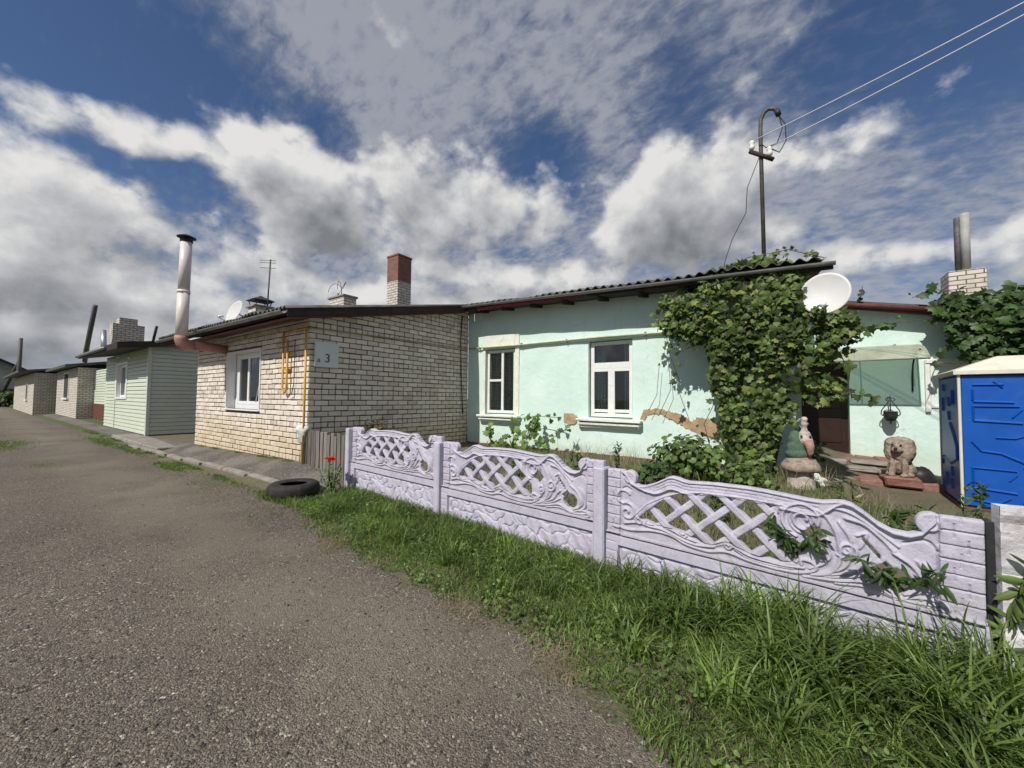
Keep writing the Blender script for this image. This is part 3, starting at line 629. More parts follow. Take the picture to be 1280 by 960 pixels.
ae = thing('loop_aerial', (-13.3, 7.7, 5.03), 'bent wire loop aerial on top of the short grey chimney', 'aerial'); mb = MB()
mb.tube([(-13.3, 7.7, 5.0), (-13.3, 7.7, 5.2)], .025, 6)
for s, ph in ((1, .2), (-1, .9), (.5, 1.6)): mb.tube([(-13.3+.3*s*(1-cos(a))*.7, 7.7+.15*sin(a+ph), 5.18+.32*sin(a)+.1*(1-cos(a))) for a in np.linspace(0, pi*1.1, 10)], .009, 5)
mb.build('wire_loops', IRON, ae)
t = brick_shaft('capped_chimney', -12.65, 4.6, 3.1, .48, .45, .92, FARBRICK, 'small grey chimney with black sheet hood beside a dish, on the brick house roof'); hx, hy, hz = -12.41, 4.82, 4.03
mb = MB().lathe((hx, hy, hz+.13), [(.40, 0), (.385, .015), (.10, .12), (.03, .16)], 4, rot=pi/4)
for sx in (-1, 1):
    for sy in (-1, 1): mb.tube([(hx+.2*sx, hy+.18*sy, hz), (hx+.24*sx, hy+.22*sy, hz+.14)], .012, 5)
mb.build('hood', IRON, t)
MB().box((-12.70, 4.55, 3.95), (-12.12, 5.10, 4.01), bev=.01).build('top_course', CONCRETE, t)
ae = thing('rod_aerial', (-12.2, 4.95, 4.1), 'thin rod aerial with short crossbars, leaning above the hooded chimney', 'aerial')
mb = MB().tube([(-12.2, 4.9, 3.3), (-12.05, 4.9, 5.35)], .022, 6)
for z in (5.1, 5.25, 5.32): mb.tube([(-12.35, 4.75, z+.03), (-11.95, 5.0, z)], .008, 5)
mb.build('rods', MASTSTEEL, ae)
def dish(name, c, r, nrm, label, mast_to):
    t = thing(name, c, label, 'satellite dish'); n = Vector(nrm).normalized(); ux = Vector((0, 0, 1)).cross(n).normalized(); uy = n.cross(ux); c = Vector(c)
    V = []; Fs = []; R_, K = 10, 36
    for side in (0, 1):
        for i in range(R_+1):
            q = i/R_
            for k in range(K): a = 2*pi*k/K; V.append(c+(ux*cos(a)+uy*sin(a)*1.06)*r*q+n*(.16*r*q*q-.1*r-side*.012))
    o = (R_+1)*K
    for i in range(R_):
        for k in range(K):
            k2 = (k+1) % K; Fs.append((i*K+k, (i+1)*K+k, (i+1)*K+k2, i*K+k2)); Fs.append((o+i*K+k, o+i*K+k2, o+(i+1)*K+k2, o+(i+1)*K+k))
    for k in range(K): k2 = (k+1) % K; Fs.append((R_*K+k, o+R_*K+k, o+R_*K+k2, R_*K+k2))
    MB().add(V, Fs, .5, True).build('reflector', DISHW, t)
    mb = MB(); foc = c-uy*r*1.0+n*r*.95; mb.tube([c-uy*r*1.04, foc], .013, 6); mb.build('feed_arm', STEEL, t)
    MB().tube([foc-n*.02+uy*.03, foc-n*.13+uy*.09], .035, 10).build('feed_horn', PVC, t)
    MB().tube([c-n*.1*r, c-n*.22, Vector(mast_to)], .022, 8).build('bracket', STEEL, t)
    return t
dish('satellite_dish', tuple(at(293, 390, Y=4.5)), .36, (.15, -1, .35), 'white dish half hidden by the roof edge, left of the hooded chimney', (-13.1, 4.9, 3.2))

# ------------------------------------------------------------------ mint house
mh = thing('mint_house', (-3.3, 9.5, .2), 'long mint green plastered house with two windows and a doorway at its right end', 'house')
MX0, MX1 = -6.82, .22
W1 = (-6.22, -5.30, 1.02, 2.64); W2 = (-3.40, -2.46, 1.02, 2.64)
def plaster_wall(x0, x1, z0, z1, y, holes, depth=.18):
    """front skin of a wall facing -Y with openings and their reveals, finely cut so that it can be a little uneven"""
    xs = sorted({x0, x1, *[h[0] for h in holes], *[h[1] for h in holes]}); zs = sorted({z0, z1, *[h[2] for h in holes], *[h[3] for h in holes]})
    def fine(a): return [v for p, q in zip(a, a[1:]) for v in np.linspace(p, q, max(2, int((q-p)/.12)))[:-1]]+[a[-1]]
    xs, zs = fine(xs), fine(zs); mb = MB(); nx = len(xs)
    V = [(x, y+(.006*sin(x*3.1+z*2)+.005*sin(x*7-z*5)), z) for z in zs for x in xs]; Fs = []
    for j in range(len(zs)-1):
        for i in range(nx-1):
            cx, cz = (xs[i]+xs[i+1])/2, (zs[j]+zs[j+1])/2
            if not any(h[0] < cx < h[1] and h[2] < cz < h[3] for h in holes): Fs.append((j*nx+i, j*nx+i+1, (j+1)*nx+i+1, (j+1)*nx+i))
    mb.add(V, Fs, .5, True)
    for a, b, c, d in holes:
        yb = y+depth; yf = y-.008
        for p, q in (((a, c), (a, d)), ((a, d), (b, d)), ((b, d), (b, c)), ((b, c), (a, c))): mb.add([(p[0], yf, p[1]), (q[0], yf, q[1]), (q[0], yb, q[1]), (p[0], yb, p[1])], [(0, 1, 2, 3)])
    return mb
mb = plaster_wall(MX0, MX1, .27, 3.62, MYF, [W1, W2])
mb.add([(MX1, MYF, .1), (MX1, 10.86, .1), (MX1, 10.86, 3.55), (MX1, MYF, 3.45)], [(0, 1, 2, 3)])
mb.build('front_wall', PLASTER, mh)
mb = MB(); x = MX0+.01
for k in range(27): mb.box((x, MYF-.03+random.uniform(-.006, .006), -.1), (x+.25, MYF+.2, .20), bev=.008, jit=.004); mb.box((x, MYF-.03, .208), (x+.25, MYF+.2, .275+random.uniform(-.006, .006)), bev=.008, jit=.004); x += .258
mb.build('brick_plinth', PLINTH, mh)
window(mh, W1[0]+.02, W1[1]-.02, W1[2]+.02, W1[3]-.02, MYF+.045, [(.50, 0, .58, 1), (.06, .5, .5, .535)], m=WHITE, frame=.07)
window(mh, W2[0]+.02, W2[1]-.02, W2[2]+.02, W2[3]-.02, MYF+.08, [(.0, .64, 1, .72), (.42, 0, .58, .64), (.07, .06, .42, .1), (.58, .06, .93, .1), (.07, .6, .42, .64), (.58, .6, .93, .64)], m=WHITE, frame=.075, curtain=[(.0, .3), (.75, 1)])
def ledge(x0, x1, zt):
    mb = MB(); y = MYF-.012
    for k, (dz, p) in enumerate(((.0, .17), (.075, .13), (.13, .08))): mb.box((x0+.03*k, y-p, zt-dz-.055), (x1-.03*k, y+.02, zt-dz), bev=.012, jit=.004)
    return mb.build('window_sill', SILLPAINT, mh)
ledge(W1[0]-.16, W1[1]+.18, 1.0); ledge(W2[0]-.22, W2[1]+.20, 1.0)
mb = MB(); y = MYF-.02                                        # flat white bands round the windows and a thin string course
mb.box((W1[1], y-.005, 1.0), (W1[1]+.12, y+.03, 2.98), bev=.006); mb.box((W1[0]-.02, y-.007, 2.66), (W1[1]-.002, y+.03, 2.99), bev=.006); mb.box((W1[0]-.10, y-.003, 1.0), (W1[0], y+.03, 2.66), bev=.006)
mb.build('window_band', SILLPAINT, mh)
MB().box((-6.3, MYF-.045, 2.655), (-1.0, MYF+.0, 2.70), bev=.01, jit=.003).build('string_course', PLASTER, mh)
def patch_mesh(pts, y):
    mb = MB(); P = []
    n = len(pts)
    for i in range(n):
        a, b = pts[i], pts[(i+1) % n]; m_ = max(2, int(math.dist(a, b)/.022))
        for k in range(m_): t_ = k/m_; P.append((a[0]+(b[0]-a[0])*t_+random.gauss(0, .007), a[1]+(b[1]-a[1])*t_+random.gauss(0, .010)))
    return mb.prism(P, 'y', y-.006, y+.02)
patch_mesh([(-2.25, 1.20), (-2.02, 1.25), (-1.55, 1.14), (-1.38, 1.02), (-1.28, 1.10), (-.80, 1.04), (-.80, .70), (-1.08, .74), (-1.32, .82), (-1.62, .98), (-1.9, 1.14), (-2.17, 1.12), (-2.22, 1.02), (-2.31, 1.03)], MYF-.011).build('bare_patch', BARE, mh)
patch_mesh([(-3.98, 1.08), (-3.75, 1.10), (-3.64, 1.02), (-3.68, .88), (-3.85, .84), (-3.97, .92)], MYF-.011).build('bare_patch', BARE, mh)
# annex wall at the back right, with the arched doorway
AY = 10.85; DX0, DX1, DZ0, DZT = .25, 1.13, .3, 2.30
mb = MB(); N_ = 14
arch = [(DX0+(DX1-DX0)*.5*(1-cos(pi*k/N_)), DZT-.34+.34*sin(pi*k/N_)**.7) for k in range(N_+1)]
ztop = lambda x: 3.62-.26*(x-.2)*.92
mb.add([(DX1, AY, DZ0-.5), (5.2, AY, -.3), (5.2, AY, ztop(5.2)), (DX1, AY, ztop(DX1))], [(0, 1, 2, 3)])
for (xa, za), (xb, zb) in zip(arch, arch[1:]):
    if xb-xa > 1e-6: mb.add([(xa, AY, za), (xb, AY, zb), (xb, AY, ztop(xb)), (xa, AY, ztop(xa))], [(0, 1, 2, 3)])
for (xa, za), (xb, zb) in list(zip(arch, arch[1:]))+[((DX1, DZT-.34), (DX1, DZ0-.3)), ((DX0, DZ0-.3), (DX0, DZT-.34))]: mb.add([(xa, AY, za), (xb, AY, zb), (xb, AY+.3, zb), (xa, AY+.3, za)], [(0, 1, 2, 3)])
mb.build('annex_wall', PLASTER, mh)
d_ = MB().box((DX0-.05, AY+.28, DZ0-.3), (DX1+.05, AY+.33, DZT+.05)); 
for a, b in ((.4, .95), (1.15, 1.95)): d_.box((DX0+.12, AY+.262, DZ0+a-.2), (DX1-.12, AY+.279, DZ0+b-.2), bev=.012)
dr = d_.build('door', DOORW, mh); MB().tube([(DX0+.1, AY+.24, 1.3), (DX0+.1, AY+.24, 1.42)], .012, 6).build('handle', STEEL, dr)
w_ = window(mh, 2.33, 3.3, 1.3, 2.16, AY-.03, [(.45, 0, .52, 1)], m=WHITE, frame=.05, depth=.07, room=.02, curtain=False); MB().box((2.25, AY-.06, 1.22), (2.325, AY+.02, 2.24), bev=.01).build('shutter_board', WHITE, w_)
MB().box((2.26, AY-.08, 2.165), (3.36, AY+.01, 2.25), bev=.01).build('window_head', WHITE, mh)
# main roof
EZ0, EZ1 = 3.74, 3.42                                           # eave height left and right (the old roof sags)
V, Q = corrugated(-6.62, .52, 7.06, 11.8, EZ0-.03, EZ1+.07, EZ0+1.1, EZ1+1.1, period=.17, amp=.03); mr = npmesh('roof', V, Q, ROOF, mh, np.full(len(Q), .5))
V, Q = corrugated(-13.6, -6.63, 7.2, 11.8, 3.86, 3.76, 4.85, 4.8, period=.17, amp=.03); npmesh('rear_roof', V, Q, ROOF, mh, np.full(len(Q), .5))
mb = MB(); mb.add([(-6.45, 7.10, EZ0-.13), (.60, 7.10, EZ1-.11), (.60, 7.10, EZ1-.03), (-6.45, 7.10, EZ0-.06), (-6.45, 7.14, EZ0-.13), (.60, 7.14, EZ1-.11), (.60, 7.14, EZ1-.03), (-6.45, 7.14, EZ0-.06)], [(0, 1, 2, 3), (4, 7, 6, 5), (0, 4, 5, 1), (3, 2, 6, 7), (0, 3, 7, 4), (1, 5, 6, 2)])
mb.build('fascia_board', DARKWOOD, mr)
mb = MB()
for k in range(7): a0, a1 = pi*k/7, pi*(k+1)/7; mb.add([(-6.5, 7.03-.045*cos(a0), EZ0-.05-.05*sin(a0)), (.62, 7.03-.045*cos(a0), EZ1-.03-.05*sin(a0)), (.62, 7.03-.045*cos(a1), EZ1-.03-.05*sin(a1)), (-6.5, 7.03-.045*cos(a1), EZ0-.05-.05*sin(a1))], [(0, 1, 2, 3)], smooth=True)
mb.build('gutter', GUTTER, mr)
MB().add([(-6.6, 7.15, EZ0-.13), (.45, 7.15, EZ1-.11), (.45, 7.66, EZ1-.06), (-6.6, 7.66, EZ0-.08)], [(0, 1, 2, 3)]).build('soffit', DARKWOOD, mr)
mb = MB(); n = 60
for k in range(n):                                              # scalloped red metal strip under the left part of the eave
    xa, xb = -6.1+2.9*k/n, -6.1+2.9*(k+1)/n; za = EZ0-.13-.03*(k/n)*4*.55; zb = za-.055-.02*abs(sin(k*pi/2)); mb.add([(xa, 7.085, za), (xb, 7.085, za), (xb, 7.085, zb), (xa, 7.085, zb), (xa, 7.095, za), (xb, 7.095, za), (xb, 7.095, zb), (xa, 7.095, zb)], [(0, 1, 2, 3), (4, 7, 6, 5), (3, 2, 6, 7)])
mb.build('red_edging', REDMETAL, mr)
for k in range(9): x = -6.2+.8*k; zc = EZ0-.12-(x+6.6)*.046; MB().add([(x, 7.16, zc-.1), (x+.06, 7.16, zc-.1), (x+.06, 7.7, zc+.0), (x, 7.7, zc), (x, 7.16, zc-.02), (x+.06, 7.16, zc-.02), (x+.06, 7.7, zc+.1), (x, 7.7, zc+.1)], [(0, 1, 2, 3), (0, 4, 5, 1), (0, 3, 7, 4), (1, 5, 6, 2)]).build('rafter_end', DARKWOOD, mr)
MB().prism([(7.12, EZ1-.12), (11.7, EZ1+.95), (11.7, EZ1+1.07), (7.12, EZ1+.0)], 'x', .42, .46).build('verge_board', DARKWOOD, mr)
# annex roof: a shed sloping down to the right
mb = MB(); za, zb = 3.70, 2.62
mb.add([(.25, 10.56, za), (5.4, 10.56, zb), (5.4, 14, zb+.5), (.25, 14, za+.5), (.25, 10.56, za-.05), (5.4, 10.56, zb-.05), (5.4, 14, zb+.45), (.25, 14, za+.45)], [(0, 1, 2, 3), (4, 7, 6, 5), (0, 4, 5, 1), (1, 5, 6, 2), (3, 2, 6, 7), (0, 3, 7, 4)])
ar = mb.build('annex_roof', ROOF, mh)
mb = MB(); mb.add([(.25, 10.58, za-.054), (5.4, 10.58, zb-.054), (5.4, 10.61, zb-.054), (.25, 10.61, za-.054), (.25, 10.58, za-.18), (5.4, 10.58, zb-.18), (5.4, 10.61, zb-.18), (.25, 10.61, za-.18)], [(0, 1, 2, 3), (4, 7, 6, 5), (0, 4, 5, 1), (3, 2, 6, 7), (0, 3, 7, 4), (1, 5, 6, 2)]); mb.build('fascia_board', BROWNPAINT, ar)
MB().tube([(.3, 10.53, za-.10), (2.6, 10.53, za-.10-.21*2.3)], .05, 10).build('rusty_gutter', SOFFIT, ar)
# pale pipe along the facade
pp = thing('facade_pipe', (-6.7, 7.55, 2.68), 'thin beige pipe running along the mint facade above the windows', 'pipe'); mb = MB().tube([(-6.74, 7.54, 2.70), (-5.3, 7.545, 2.685), (-3, 7.545, 2.70), (-1.0, 7.545, 2.665), (-.3, 7.55, 2.66)], .017, 8); mb.build('tube', BEIGEPIPE, pp)
for x in (-6.4, -5.1, -3.9, -2.2, -1.2): MB().box((x, 7.53, 2.655), (x+.025, 7.60, 2.725)).build('clip', GUTTER, pp)
# awning
aw = thing('door_awning', (1.5, AY, 2.5), 'curved translucent greenish awning on brackets, on the mint wall by the doorway', 'awning')
prof = [(AY-.01-.80*t_, 2.56-.10*t_-.24*t_**3.2) for t_ in np.linspace(0, 1, 12)]; mb = MB()
V = [(x, y, z) for x in np.linspace(.42, 2.17, 9) for y, z in prof]+[(x, y, z-.006) for x in np.linspace(.42, 2.17, 9) for y, z in prof]; n = 12; Fs = []
for i in range(8):
    for j in range(11): Fs.append((i*n+j, (i+1)*n+j, (i+1)*n+j+1, i*n+j+1))
mb.add(V[:9*n], Fs, .5, True).build('sheet', AWNING, aw)
mb = MB()
for x in (.44, 1.3, 2.15): mb.tube([(x, y, z-.02) for y, z in prof], .012, 6)
mb.tube([(.42, prof[-1][0], prof[-1][1]-.01), (2.17, prof[-1][0], prof[-1][1]-.01)], .014, 6); mb.build('ribs', GUTTER, aw)
for x in (.5, 2.08): MB().tube([(x, AY-.02, 1.62), (x, AY-.03, 1.9), (x, AY-.10, 2.15), (x, AY-.30, 2.38), (x, AY-.62, 2.40)], .014, 6).build('bracket', IRON, aw)
# hanging planter on a scrolled iron hanger
hp = thing('wall_planter', (1.72, 10.6, 1.5), 'black iron hanging pot with scrolled frame, on the mint wall above the lion', 'planter'); X_, Y_ = 1.72, 10.62; mb = MB()
for s in (-1, 1):
    mb.tube([(X_, Y_, 1.47), (X_+s*.035, Y_, 1.40), (X_+s*.13, Y_, 1.24), (X_+s*.14, Y_, 1.17), (X_+s*.11, Y_, 1.13)], .009, 6)
    mb.tube([(X_+s*(.03+.035*cos(a)), Y_, 1.46+.03*sin(a)) for a in np.linspace(-2.4, 2.4, 12)], .008, 5)
mb.tube([(X_, Y_, 1.13), (X_, Y_, 1.54)], .009, 6); mb.tube([(X_, Y_, 1.50), (X_, AY, 1.50)], .011, 6); mb.tube([(X_, Y_, .97), (X_, Y_, 1.03)], .01, 6); mb.build('hanger', IRON, hp)
MB().lathe((X_, Y_, 1.02), [(.02, 0), (.07, .02), (.10, .08), (.11, .13), (.105, .19), (.115, .20), (.10, .205), (.09, .15)], 16).build('pot', IRON, hp)
# dish on the gable, mast with wires
dc = at(1031, 367, Y=6.9)
dish('satellite_dish', tuple(dc), .285, (-.16, -1, .16), 'round white dish beside the vine, under the right end of the mint roof', (.21, 7.75, 3.1))
ms = thing('power_mast', (-.26, 8.2, 3.7), 'grey steel service mast with hooked top and crossarm, on the mint roof', 'mast')
px0, pz = -.26, 3.6
MB().tube([(px0, 8.2, pz), (px0-.03, 8.2, 6.35), (px0-.02, 8.2, 6.55), (px0+.03, 8.2, 6.66), (px0+.10, 8.2, 6.70), (px0+.18, 8.2, 6.67), (px0+.24, 8.2, 6.58)], .033, 10).build('pole', MASTSTEEL, ms)
MB().tube([(px0+.22, 8.2, 6.62), (px0+.25, 8.2, 6.52)], .045, 10).build('weather_head', IRON, ms)
A_ = Vector((-.46, 8.16, 6.0)); B_ = Vector((-.10, 8.16, 5.72))
MB().tube([A_, B_], .042, 4).build('crossarm', DARKWOOD, ms)
for P_ in (A_+(B_-A_)*.1, A_+(B_-A_)*.85):
    o = MB().lathe((P_.x, P_.y, P_.z+.03), [(.018, 0), (.045, .03), (.05, .07), (.032, .10), (.048, .13), (.04, .17), (.012, .19)], 12).build('insulator', PORCELAIN, ms)
mb = MB(); I1 = A_+(B_-A_)*.1+Vector((0, 0, .2)); I2 = A_+(B_-A_)*.85+Vector((0, 0, .2)); hd = Vector((px0+.25, 8.2, 6.52))
mb.tube([hd, hd+Vector((.09, 0, -.2)), hd+Vector((.10, 0, -.5)), hd+Vector((.0, 0, -.68)), I2+Vector((.05, 0, -.06)), I2], .010, 6); mb.tube([hd, hd+Vector((.05, 0, -.25)), hd+Vector((-.03, 0, -.5)), hd+Vector((-.2, 0, -.52)), Vector((px0, 8.16, 6.05))], .009, 6)
mb.build('service_loop', BLACKCABLE, ms)
MB().tube([A_+(B_-A_)*.45, (-.5, 8.1, 5.3), (-.52, 8.0, 4.8), (-.72, 7.8, 4.3), (-.82, 7.6, 3.85), (-.82, 7.45, 3.62)], .007, 6).build('drop_cable', BLACKCABLE, ms)
for P_, tp in ((I1, (1262, 0)), (I2, (1280, 6))):
    E_ = at(*tp, D=4.3); E2 = P_+(E_-P_)*2.6; pts = []
    for k in range(25): t_ = k/24; p = P_.lerp(E2, t_); p.z -= .10*4*t_*(1-t_)*1.2-.0; pts.append(p)
    o = MB().tube(pts, .009, 5).build('overhead_wire', WIRE); tag(o, 'upper pale overhead wire reaching from the mast to the sky corner' if P_ is I1 else 'lower pale overhead wire running from the mast crossarm to the sky corner', 'wire', 'wires from the roof mast')
# right chimney with twin pipes
t = brick_shaft('pale_chimney', 3.02, 12.5, 2.7, .56, .56, 1.62, FARBRICK, 'pale brick chimney with two grey pipes on top, above the vine at the right')
MB().tube([(3.22, 12.7, 4.3), (3.22, 12.7, 5.55)], .055, 10).build('pipe', MASTSTEEL, t); MB().tube([(3.33, 12.68, 4.3), (3.33, 12.68, 5.62)], .075, 12).build('pipe', mat('dull_grey_pipe', (.33, .33, .32), .7, .15, 6), t)

# ------------------------------------------------------------------ houses further along the road
def clapboard(mb, p, d, L, z0, zt0, zt1, n_out, period=.135, lap=.026):
    """stepped boards from p along d for L, top from zt0 to zt1, facing n_out"""
    p = Vector(p); d = Vector(d); n_ = Vector(n_out); z = z0
    while z < max(zt0, zt1):
        def q(s, zc, o): zt = zt0+(zt1-zt0)*s/L; return p+d*s+n_*o+Vector((0, 0, min(zc, zt)))
        for s0, s1 in ((k*L/6, (k+1)*L/6) for k in range(6)):
            g_ = .016; mb.add([q(s0, z+g_, lap), q(s1, z+g_, lap), q(s1, z+period, .004), q(s0, z+period, .004), q(s0, z+g_, -.02), q(s1, z+g_, -.02), q(s0, z, -.02), q(s1, z, -.02), q(s0, z, .004), q(s1, z, .004)], [(0, 1, 2, 3), (0, 4, 5, 1), (4, 6, 7, 5), (6, 8, 9, 7)], .5)
        z += period
gh = thing('siding_house', (-20.6, 4.5, .05), 'pale green clapboard house with black tin roof, next to the brick house', 'house')
mb = MB(); clapboard(mb, (-24.0, 3.44, 0), (1, 0, 0), 2.1, .08, 3.0, 3.0, (0, -1, 0)); clapboard(mb, (-20.1, 3.44, 0), (1, 0, 0), 2.88, .08, 3.0, 3.0, (0, -1, 0)); clapboard(mb, (-21.9, 3.44, 0), (1, 0, 0), 1.8, .08, 1.26, 1.26, (0, -1, 0)); clapboard(mb, (-21.9, 3.44, 0), (1, 0, 0), 1.8, 2.62, 3.0, 3.0, (0, -1, 0)); clapboard(mb, (-17.22, 3.44, 0), (0, 1, 0), 5.0, .08, 3.12, 3.9, (1, 0, 0))
mb.build('wall', SIDING, gh)
MB().box((-17.26, 3.40, .06), (-17.16, 3.50, 3.05), bev=.01).build('corner_trim', SIDING, gh); MB().box((-22.0, 3.405, .08), (-21.93, 3.436, 3.0)).build('joint_trim', SIDING, gh)
w_ = window(gh, -21.78, -20.2, 1.32, 2.58, 3.52, [(.48, 0, .54, 1)], frame=.08, room=.5); mb = MB()
for a, b in (((-21.92, 3.40, 1.24), (-21.80, 3.60, 2.66)), ((-20.18, 3.40, 1.24), (-20.06, 3.60, 2.66)), ((-21.80, 3.40, 2.60), (-20.18, 3.60, 2.66)), ((-21.80, 3.38, 1.24), (-20.18, 3.60, 1.31))): mb.box(a, b, bev=.01)
mb.build('window_surround', PVC, gh)
mb = MB(); mb.add([(-24.3, 2.62, 3.08), (-16.9, 2.62, 3.06), (-16.9, 8.5, 3.95), (-24.3, 8.5, 4.2), (-24.3, 2.62, 2.90), (-16.9, 2.62, 2.86), (-16.9, 8.5, 3.87), (-24.3, 8.5, 4.1)], [(0, 1, 2, 3), (4, 7, 6, 5), (0, 4, 5, 1), (1, 5, 6, 2), (3, 2, 6, 7), (0, 3, 7, 4)]); gr = mb.build('roof', DARKWOOD, gh)
MB().tube([(-24.2, 2.57, 2.98), (-18.5, 2.57, 2.96)], .055, 8).build('gutter', GUTTER, gr)
MB().box((-17.9, 2.75, -.05), (-12.7, 3.36, .10), bev=.02, jit=.01).build('doorstep_slab', CONCRETE, gh)
t = thing('wide_chimney', (-25, 4.5, 3.2), 'wide stepped grey brick chimney behind the clapboard house roof', 'chimney'); mb = MB(); ya = at(141, 410, X=-24.6).y; yb = at(181, 410, X=-24.6).y; zt = at(160, 398, X=-24.6).z; mb.box((-25.3, ya, 3.2), (-24.6, yb, zt-.28)); mb.box((-25.29, ya+.2, zt-.28), (-24.61, yb-.25, zt)); mb.build('shaft', FARBRICK, t)
o = MB().tube([tuple(at(106, 452, Y=3.0)), tuple(at(109, 432, Y=3.0)), tuple(at(119, 382, Y=3.0))], .085, 10).build('leaning_pipe', MASTSTEEL); tag(o, 'grey stove pipe leaning out from the eaves of the far brick house', 'flue pipe')
o = MB().tube([tuple(at(130, 440, Y=4.2)), tuple(at(129.5, 413, Y=4.2))], .12, 10).build('thin_flue', STEEL); tag(o, 'short shiny flue on the roof left of the wide chimney', 'flue pipe')
o = MB().tube([tuple(at(191, 428, Y=6.5)), tuple(at(196, 408, Y=6.5))], .07, 8).build('short_pipe', IRON); tag(o, 'short dark leaning pipe on the clapboard house roof', 'flue pipe')
# mint porch between
pq = thing('mint_porch', (-28, 4.2, .05), 'narrow pale mint clapboard porch with brown base, left of the clapboard house', 'porch'); mb = MB(); clapboard(mb, (-31.5, 4.1, 0), (1, 0, 0), 7.5, .9, 2.75, 2.75, (0, -1, 0)); mb.build('wall', SIDING, pq)
MB().box((-31.5, 4.06, 0), (-24.1, 4.3, .9)).build('base', BROWNPAINT, pq); f_ = MB().box((-27.6, 4.02, 1.5), (-26.2, 4.12, 2.7)).build('shutter', mat('mint_shutter', (.22, .42, .33), .6), pq); MB().box((-27.8, 3.98, 2.7), (-26.0, 4.12, 2.8)).build('window_head', WHITE, pq)
def far_house(name, x0, x1, yf, h, m, label, wins, yb=9.0, over=.5):
    t = thing(name, ((x0+x1)/2, yf+2, .1), label, 'house'); MB().box((x0, yf, -.1), (x1, yb, h)).build('wall', m, t)
    mb = MB(); mb.add([(x0-.3, yf-over, h-.02), (x1+.3, yf-over, h-.02), (x1+.3, yb+.3, h+1.1), (x0-.3, yb+.3, h+1.1), (x0-.3, yf-over, h+.12), (x1+.3, yf-over, h+.12), (x1+.3, yb+.3, h+1.24), (x0-.3, yb+.3, h+1.24)], [(0, 3, 2, 1), (4, 5, 6, 7), (0, 1, 5, 4), (1, 2, 6, 5), (2, 3, 7, 6), (3, 0, 4, 7)]); mb.build('roof', ROOF, t)
    for a, b, c, d in wins:
        f = MB(); f.box((a, yf-.03, c), (a+.12, yf+.01, d)); f.box((b-.12, yf-.03, c), (b, yf+.01, d)); f.box((a+.12, yf-.03, d-.1), (b-.12, yf+.01, d)); f.box((a-.1, yf-.1, c-.1), (b+.1, yf+.01, c)); f = f.build('window', WHITE, t)
        MB().box((a+.12, yf-.015, c), (b-.12, yf-.005, d-.1)).build('pane', INSIDE, f)
    return t
far_house('far_brick_house', -40.0, -31.6, 3.44, 2.9, FARBRICK, 'distant white brick house front with one tall window, past the clapboard house', [(-36.6, -34.6, 1.2, 2.75)])
far_house('far_corner_house', -60, -41.2, 2.54, 2.85, FARBRICK, 'farthest house of the row, shaded brick side and narrow sunlit front jutting towards the road', [(-47, -45.5, 1, 2.2)], over=.7)
t = thing('gable_house', (-86, 4, 0), 'grey gabled house with dark roof closing the far end of the road', 'house'); gy0, gy1, gp_ = -6.0, 7.2, .8
MB().prism([(gy0, 0), (gy1, 0), (gy1, 3.0), (gp_, 6.4), (gy0, 3.0)], 'x', -92, -82).build('wall', mat('grey_render', (.32, .31, .29), .9, .2, 1), t)
mb = MB()
for y_, z_ in ((gy0-.8, 2.6), (gy1+.8, 2.55)): mb.add([(-92.4, y_, z_), (-81.4, y_, z_), (-81.4, gp_, 6.75), (-92.4, gp_, 6.75), (-92.4, y_, z_-.3), (-81.4, y_, z_-.3), (-81.4, gp_, 6.45), (-92.4, gp_, 6.45)], [(0, 1, 2, 3), (4, 7, 6, 5), (1, 5, 6, 2), (0, 4, 5, 1)])
mb.build('roof', DARKWOOD, t)
def pole(x, y, h, lean, label, brace=False):
    t = thing('utility_pole', (x, y, 0), label, 'pole'); MB().tube([(x, y, -.3), (x+lean, y, h)], [.2, .14], 8).build('post', MASTSTEEL, t)
    if brace: MB().tube([(x-6.8, y-1.2, -.3), (x+lean*.6, y, h*.68)], [.18, .13], 8).build('brace', MASTSTEEL, t)
a = at(26, 425, D=40); pole(a.x-.6, a.y, a.z+.2, .7, 'braced grey utility pole at the far left end of the road', True)
a = at(86, 434, D=34); pole(a.x, a.y+1, a.z, 0, 'short thin pole showing above the far dark roof')
mb = MB()
for k in range(26): mb.box((-74, -1.5+.42*k, 0), (-73.95, -1.5+.42*k+.38, 1.9+random.uniform(-.1, .1)))
o = mb.build('board_fence', mat('dark_board', (.03, .035, .03), .9), None); tag(o, 'dark board fence standing before the far gabled house', 'fence')

shrub_later = [(-70, 1.5, .0), (-68, 3.2, 0)]
